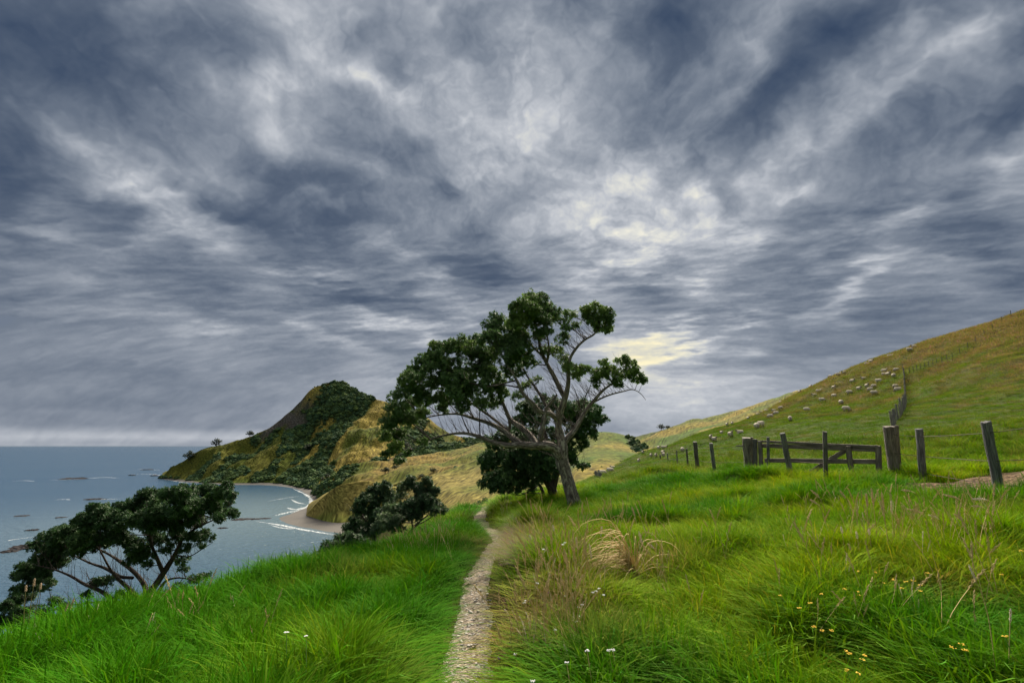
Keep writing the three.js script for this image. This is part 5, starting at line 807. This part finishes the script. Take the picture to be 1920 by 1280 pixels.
// ---------------------------------------------------------------- seed heads, flowers, the dead tussock, pebbles on the track
function ribbon(points, r0, r1) { return limb(points.map((p, i) => [p, mix(r0, r1, i / (points.length - 1))]), 4, 4, 0); }
function spikelets(a, dir, length, thick, seed, n = 26) {                        // a fluffy seed head built of little scales round its axis
  const r = rng(seed), out = [], up = dir.clone().normalize();
  for (let i = 0; i < n; i++) { const t = i / n, e = Math.sin(Math.PI * Math.min(1, t * .9 + .12)) * thick, g = new THREE.OctahedronGeometry(1, 0); g.scale(thick * .42, length / n * 1.7, thick * .42); const th = i * 2.4; g.rotateZ(.5 - r()); g.rotateX(.5 - r()); const s = Math.abs(up.y) < .9 ? V3(0, 1, 0) : V3(1, 0, 0), u = s.clone().cross(up).normalize(), v = up.clone().cross(u); g.applyQuaternion(new THREE.Quaternion().setFromUnitVectors(UP, up)); const p = a.clone().addScaledVector(up, t * length).addScaledVector(u, Math.cos(th) * e * .6).addScaledVector(v, Math.sin(th) * e * .6); g.translate(p.x, p.y, p.z); out.push(g); }
  return mergeGeometries(out);
}
const stalkMat = std(rgb(.32, .25, .1), .9), headMat = std(rgb(.46, .33, .22), .95), paleHead = std(rgb(.62, .52, .44), .95), strawMat = new THREE.MeshPhysicalMaterial({ color: rgb(.5, .39, .2), roughness: .9, specularIntensity: .1, transmission: .3, thickness: 0, side: THREE.DoubleSide }), greenStem = std(rgb(.08, .16, .02), .85);
// [head tip, bend, foot] in the picture; each a plant of its own
function seedGrass(hx, hy, mx, my, bx, by, len, label, pale = false) {
  const f = onGround(bx, by, 2.2, 40); if (!f) return; const d = f.clone().sub(camera.position).dot(V3(0, SP, -CP)), root = V3(f.x, height(f.x, f.z), f.z), tip = at(hx, hy, d * .985), mid = at(mx, my, d * .99), k = d / F;
  const t = thing('seed_grass', label, 'seed grass', [root.x, root.y, root.z], 0), L = (v) => v.clone().sub(root), curve = new THREE.CatmullRomCurve3([V3(0, -.03, 0), L(mid), L(tip)]), pts = curve.getPoints(8);
  part('stalk', ribbon(pts, Math.max(.0028, .9 * k), Math.max(.0018, .5 * k)), stalkMat, t);
  const n = Math.max(2, Math.round(len / 14)); for (let i = 0; i < n; i++) { const u = 1 - len * (i + 1) / n / (Math.hypot(hx - bx, hy - by) + 1), a = curve.getPoint(Math.max(.1, u)), b = curve.getPoint(Math.min(1, Math.max(.1, u) + .02)); part('seed_head', spikelets(a, b.sub(a), len / n * k * 1.15, Math.max(.006, 2.4 * k), Math.round(hx + i * 31), 16), pale ? paleHead : headMat, t); }
}
const z8 = (x, y) => [1300 + x / 3.097, 880 + y / 3.097], z7 = (x, y) => [760 + x / 3.556, 940 + y / 3.556];
for (const [h, m, b, len, label, pale] of [
  [[1845, 820], [1838, 1020], [1826, 1300], 26, 'tall pale seed stalk at the far right edge of the near grass', true], [[1610, 570], [1700, 790], [1775, 1310], 40, 'long leaning seed stalk with several pale tufts in the right corner', true], [[1618, 436], [1625, 540], [1660, 760], 40, 'brown upright seed head above the leaning stalk in the right corner'], [[1480, 915], [1560, 905], [1660, 990], 22, 'seed head bent flat to the left in the right corner', true],
  [[1038, 130], [1052, 240], [1075, 500], 44, 'tallest brown seed head of the clump below the gate'], [[1008, 155], [1014, 260], [1040, 500], 36, 'second upright seed head left of the tallest in the clump'], [[1098, 152], [1112, 260], [1140, 500], 40, 'upright seed head right of the tallest in the clump'], [[1152, 205], [1158, 290], [1185, 500], 30, 'white upright seed head at the right of the clump', true], [[1092, 200], [1118, 320], [1150, 540], 34, 'brown seed head low in the middle of the clump'],
  [[862, 345], [872, 400], [900, 560], 16, 'short white seed head left below the clump', true], [[950, 372], [960, 430], [985, 580], 18, 'short pale seed head in front of the clump', true], [[1022, 355], [1030, 410], [1050, 560], 16, 'small white seed head in front of the tallest', true], [[905, 438], [925, 490], [960, 600], 16, 'low brown seed head left in front of the clump'],
  [[698, 130], [740, 175], [800, 330], 28, 'arching seed head bent left, first from the left in the bank grass'], [[690, 180], [735, 215], [790, 350], 20, 'arching seed head beneath the first one from the left'], [[865, 138], [895, 190], [950, 380], 26, 'seed head leaning left between the arching pair and the clump'],
  [[1262, 232], [1340, 265], [1440, 420], 34, 'long seed head arching left right of the clump'], [[1378, 265], [1440, 300], [1480, 430], 24, 'seed head arching left just right of the long one', true], [[1470, 148], [1560, 185], [1690, 400], 40, 'long brown seed head arching left under the right fence post'], [[1645, 170], [1730, 190], [1830, 430], 34, 'pale seed head arching high left of the right picture edge', true], [[1635, 212], [1700, 230], [1780, 420], 24, 'seed head arching below the pale high one'], [[1750, 100], [1745, 200], [1760, 420], 30, 'dark brown seed head standing before the thick right fence post'], [[1530, 268], [1570, 310], [1620, 480], 26, 'brown seed head drooping in the dark grass at the right'], [[1225, 120], [1290, 140], [1370, 320], 24, 'seed head arching left near the gate end'],
].map(([h, m, b, ...r]) => [z8(...h), z8(...m), z8(...b), ...r])) seedGrass(...h, ...m, ...b, len, label, pale);
for (const [h, m, b, len, label, pale] of [
  [[985, 165], [995, 220], [1020, 330], 14, 'pale seed stalk on the bank below the tall tree', true], [[1515, 50], [1535, 120], [1560, 260], 20, 'tall brown seed stalk on the skyline of the bank'], [[1562, 215], [1590, 330], [1605, 520], 30, 'straw stalk upright behind the dead tussock', true], [[1628, 285], [1668, 330], [1688, 480], 20, 'bent straw stalk right of the dead tussock', true], [[1310, 180], [1305, 250], [1300, 380], 22, 'straw stalk upright left of the dead tussock', true], [[1140, 255], [1150, 330], [1170, 480], 24, 'straw stalk in the middle of the bank', true], [[1230, 300], [1245, 400], [1262, 560], 30, 'tall straw stalk on the bank left of the tussock', true], [[830, 230], [840, 270], [850, 360], 12, 'little straw stalk near the bend of the path', true], [[1060, 330], [1075, 420], [1100, 560], 26, 'brown straw stalk before the middle of the bank'], [[665, 725], [700, 770], [760, 850], 14, 'pale stalk bent over the cut bank of the path', true], [[1060, 960], [1100, 1060], [1130, 1180], 30, 'dry leaning stalk at the foot of the bank in front', true],
].map(([h, m, b, ...r]) => [z7(...h), z7(...m), z7(...b), ...r])) seedGrass(...h, ...m, ...b, len, label, pale);
for (const [hx, hy, bx, by, len, label] of [[64, 1086, 52, 1225, 14, 'brown seed stalk at the left before the leaning tree'], [76, 1094, 60, 1228, 12, 'seed stalk just right of the first brown one at the left'], [48, 1098, 46, 1222, 12, 'seed stalk just left of the tallest at the left'], [138, 1122, 118, 1205, 24, 'reddish seed head bent over before the trunk of the leaning tree'], [128, 1130, 106, 1208, 18, 'second reddish seed head before the leaning tree'], [4, 1112, 8, 1232, 12, 'seed stalk cut by the left picture edge'], [42, 1250, 40, 1285, 12, 'thin brown seed stalk in the bottom left corner']]) seedGrass(hx, hy, (hx + bx) / 2 - 3, (hy * .55 + by * .45), bx, by, len, label);
{                                                                                 // smaller seed stems by the hundred
  const R = rng(77), list = [], straw = tuft(21, 5, .1, .62, .004, .55), regions = [[1480, 1900, 960, 1080, 90], [1000, 1260, 990, 1140, 110], [735, 850, 1000, 1060, 70], [1280, 1900, 1000, 1250, 40], [20, 500, 1150, 1260, 20], [960, 1100, 1120, 1270, 70], [860, 960, 950, 990, 40]];
  for (const [x0, x1, y0, y1, n] of regions) for (let i = 0; i < n; i++) { const p = onGround(mix(x0, x1, R()), mix(y0, y1, R()), 2.5, 40); if (!p || Math.abs(trackAt(p.x, p.z)[0]) < .35) continue; list.push([p, R(), R()]); }
  const stem = mergeGeometries([limb([[V3(0, 0, 0), .0022], [V3(.03, .3, .01), .0018], [V3(.1, .56, .02), .0012]], 3, 3, 0), spikelets(V3(.075, .48, .017), V3(.1, .3, .02), .13, .009, 5, 12), limb([[V3(.03, 0, .02), .0022], [V3(0, .26, .04), .0018], [V3(-.04, .46, .05), .0012]], 3, 3, 0), spikelets(V3(-.028, .4, .047), V3(-.1, .3, .02), .1, .008, 6, 10)].map((g) => { g = g.index ? g.toNonIndexed() : g; g.deleteAttribute('uv'); return g; }));
  const m = new THREE.InstancedMesh(stem, std(0xffffff, .95), list.length), c = new THREE.Color();
  list.forEach(([p, a, b], i) => { Q4.setFromAxisAngle(UP, a * 6.283); Q5.setFromAxisAngle(V3(Math.cos(b * 40), 0, Math.sin(b * 40)), ((a * 91) % 1) * .6); Q4.premultiply(Q5); const s = .5 + b * .75; m.setMatrixAt(i, M4.compose(V3(p.x, height(p.x, p.z) - .02, p.z), Q4, V3(s, s, s))); m.setColorAt(i, b < .3 ? c.setRGB(.6, .5, .36) : c.setRGB(.42, .31, .14)); });
  stuffOf(m, 'seed_stems', 'thin straw coloured seed stems scattered through the grass', 'seed stems');
}
// flowers
const yellowWords = ["highest yellow flower at the left of the far row", "second yellow flower of the far row below the seed clump", "yellow flower heading the cluster under the white seed heads", "small yellow flower right of the cluster's head", "yellow flower on the upper right of the middle cluster", "bright yellow flower ending the middle cluster at the right", "yellow flower low in the middle cluster", "yellow flower just under the one ending the middle cluster", "upper of two close yellow flowers left of the middle cluster", "lower of two close yellow flowers left of the middle cluster", "dull yellow flower left of the close pair", "round yellow flower alone left of the close pair", "orange yellow flower farthest left on the bank", "small yellow flower below right of the farthest left one", "faint yellow flower above the dark near grass", "yellow flower left of a pair in the dark near grass", "yellow flower right of a pair in the dark near grass", "small yellow flower above the pair in the dark grass", "upper left flower of the near group of four", "second flower of the near group of four, beside the first", "upper right flower of the near group of four", "lowest flower of the near group of four", "left flower of the bright trio near the leaning seed stalk", "lower right flower of the bright trio near the leaning stalk", "top flower of the bright trio near the leaning stalk", "yellow flower between the two tall stalks at the right", "yellow flower nearest the bottom edge of the picture", "small yellow flower near the right end of the far row", "yellow flower under the brown upright seed head at the right", "yellow flower touching the right picture edge", "small yellow flower left of the cluster under the white seed heads", "yellow flower low at the bottom below the group of four"], whiteWords = ["white thistle head alone near the bend of the path", "right of two white thistle heads highest on the bank", "left of two white thistle heads highest on the bank", "left of the four bright white thistle heads below the tussock", "second of the four bright white thistle heads below the tussock", "topmost of the four bright white thistle heads below the tussock", "rightmost of the four bright white thistle heads below the tussock", "lower of two white thistle heads touching by the cut bank", "upper of two white thistle heads touching by the cut bank", "right one of a white thistle pair in mid bank", "left one of a white thistle pair in mid bank", "dim white thistle head below the mid-bank pair", "lowest dim white thistle head below the mid-bank pair", "white thistle head at the right among brown stems", "white thistle head over the dark foot of the bank", "white thistle head nearest the path at the bottom", "white thistle head low in front by the dry leaning stalk", "large white thistle head at the bottom edge of the picture", "left of two small thistle heads far right in front", "right of two small thistle heads far right in front", "small grey thistle head above the cut bank", "faint thistle head in the middle of the brown stems"], purpleWords = ["purple thistle flower halfway down beside the path", "purple flower low at the right edge of the path", "purple thistle flower lowest beside the path", "dark purple flower highest, among the brown stems", "purple flower close above the second lowest one"];
let fy0 = 0, fw0 = 0, fp0 = 0;
function grown(px, py, low, name, label, category, group, build) {                 // a plant whose flower is seen at a picture point, standing so high above the ground
  let d = 2.4; for (; d < 30; d *= 1.01) { const p = at(px, py, d); if (p.y - low < height(p.x, p.z)) break; }
  const p = at(px, py, d), y = height(p.x, p.z), t = thing(name, label, category, [p.x, y, p.z], 0, group); build(t, V3(0, p.y - y, 0), d / F, Math.round(px * 3 + py)); return t;
}
const yellow = std(rgb(.75, .48, .015), .8), white = std(rgb(.8, .8, .78), .9), purple = std(rgb(.16, .03, .16), .8);
const petals = (c, r, n, seed, flat = .5) => { const R = rng(seed), out = []; for (let i = 0; i < n; i++) { const g = new THREE.IcosahedronGeometry(r * (.3 + R() * .22), 0); g.scale(1, flat, 1); const a = R() * 6.283, q = Math.sqrt(R()) * r * 1.3; g.translate(c.x + Math.cos(a) * q, c.y + (R() - .5) * r * .7, c.z + Math.sin(a) * q); out.push(g); } return mergeGeometries(out); };
for (const [x, y] of [[958, 590], [1063, 597], [1165, 640], [1235, 650], [1280, 645], [1322, 672], [1212, 688], [1325, 705], [960, 708], [960, 727], [880, 695], [745, 722], [505, 730], [615, 803], [680, 775], [753, 934], [808, 936], [703, 912], [880, 1052], [905, 1066], [1000, 1080], [985, 1103], [1508, 1032], [1580, 1050], [1562, 1015], [1815, 968], [960, 1182], [1365, 600], [1790, 608], [1905, 473], [1110, 660], [895, 1165]])
  grown(...z8(x, y), .34, 'yellow_flower', yellowWords[fy0++], 'flower', 'yellow wildflowers in the long grass', (t, c, k, s) => { part('stem', ribbon([V3(.02, 0, .01), V3(.03, c.y * .5, 0), c.clone()], .003, .002), greenStem, t); part('flower_head', petals(c, Math.max(.011, 2.1 * k), 10, s), yellow, t); });
for (const [x, y] of [[918, 318], [1065, 275], [1050, 287], [1250, 605], [1272, 598], [1293, 580], [1323, 622], [795, 675], [802, 660], [1180, 688], [1160, 703], [1168, 765], [1140, 800], [1212, 995], [1000, 855], [735, 1018], [1075, 1070], [850, 1195], [1357, 992], [1384, 988], [880, 545], [1070, 625]])
  grown(...z7(x, y), .3, 'thistledown', whiteWords[fw0++], 'thistle', 'white thistle heads right of the path', (t, c, k, s) => { part('stem', ribbon([V3(.03, 0, -.02), V3(.02, c.y * .5, 0), c.clone()], .0032, .002), stalkMat, t); part('down', petals(c, Math.max(.01, 2.1 * k), 12, s, .8), white, t); });
for (const [x, y] of [[716, 880], [628, 1045], [727, 1120], [950, 608], [690, 940]])
  grown(...z7(x, y), .26, 'purple_flower', purpleWords[fp0++], 'flower', 'purple flowers beside the path', (t, c, k, s) => { part('stem', ribbon([V3(.02, 0, 0), V3(.02, c.y * .5, .01), c.clone()], .003, .002), greenStem, t); part('flower_head', petals(c, Math.max(.012, 2.2 * k), 9, s, 1), purple, t); });
grown(537, 1185, .5, 'white_flower', 'left of two white flowers in the lush grass left of the path', 'flower', null, (t, c, k, s) => { part('stem', ribbon([V3(.02, 0, 0), V3(.02, c.y * .5, .01), c.clone()], .003, .002), greenStem, t); part('flower_head', petals(c, 3.6 * k, 12, s, .4), white, t); });
grown(574, 1192, .5, 'white_flower', 'right of two white flowers in the lush grass left of the path', 'flower', null, (t, c, k, s) => { part('stem', ribbon([V3(.02, 0, 0), V3(.02, c.y * .5, .01), c.clone()], .003, .002), greenStem, t); part('flower_head', petals(c, 3 * k, 10, s, .4), white, t); });
{                                                                                 // the dead tussock on the bank
  const p = onGround(...z7(1545, 600), 3, 20), R = rng(5), k = -p.z / CP / F, t = thing('dead_tussock', 'dead straw tussock spraying pale blades to the left on the bank', 'tussock', [p.x, height(p.x, p.z), p.z]), out = [limb([[V3(0, -.02, 0), .03], [V3(0, .17, 0), .045]], 7, 3, .2)];
  for (let i = 0; i < 90; i++) { const a = R() < .7 ? Math.PI + (R() - .5) * 1.8 : R() * 6.283, l = (52 + R() * 40) * k * 1.25, h = (.15 + R() * .9) * l, cx = Math.cos(a), cz = Math.sin(a) * .8, o = V3((R() - .5) * .06, .16, (R() - .5) * .06); out.push(limb([[o, .0042], [o.clone().add(V3(cx * l * .35, h * .8, cz * l * .35)), .0038], [o.clone().add(V3(cx * l * .8, h * .75, cz * l * .8)), .0026], [o.clone().add(V3(cx * l * 1.1, h * .3, cz * l * 1.1)), .001]], 3, 3, 0)); }
  part('blades', mergeGeometries(out), strawMat, t).userData.kind = 'stuff';
}
{                                                                                 // grit and pebbles trodden into the track
  const R = rng(12), g = new THREE.IcosahedronGeometry(1, 1), q = g.attributes.position; for (let i = 0; i < q.count; i++) { const s = 1 + n2(q.getX(i) * 1.6 + q.getZ(i), q.getY(i) * 1.6) * .3; q.setXYZ(i, q.getX(i) * s, q.getY(i) * s * .6, q.getZ(i) * s); } g.computeVertexNormals();
  const m = new THREE.InstancedMesh(g, std(0xffffff, 1), 2200), c = new THREE.Color();
  for (let i = 0; i < 2200; i++) { const k = Math.floor(R() * R() * 200), p = trackLine[k], n = trackLine[k + 1], l = Math.hypot(n.x - p.x, n.z - p.z), o = (R() * 2 - 1) * p.y * 1.1, x = p.x - (n.z - p.z) / l * o + (R() - .5) * .05, z = p.z + (n.x - p.x) / l * o + (R() - .5) * .05, s = .004 + R() ** 3 * .017; Q4.setFromAxisAngle(UP, R() * 6.28); m.setMatrixAt(i, M4.compose(V3(x, height(x, z) + .012, z), Q4, V3(s * (1 + R()), s, s))); const v = .2 + R() * .3; m.setColorAt(i, c.setRGB(v, v * .93, v * .84)); }
  stuffOf(m, 'pebbles', 'pale grit and pebbles trodden into the path', 'pebbles');
}
scene.traverse((o) => { if (o.isMesh) { o.castShadow = true; o.receiveShadow = true; } });
renderer.render(scene, camera);
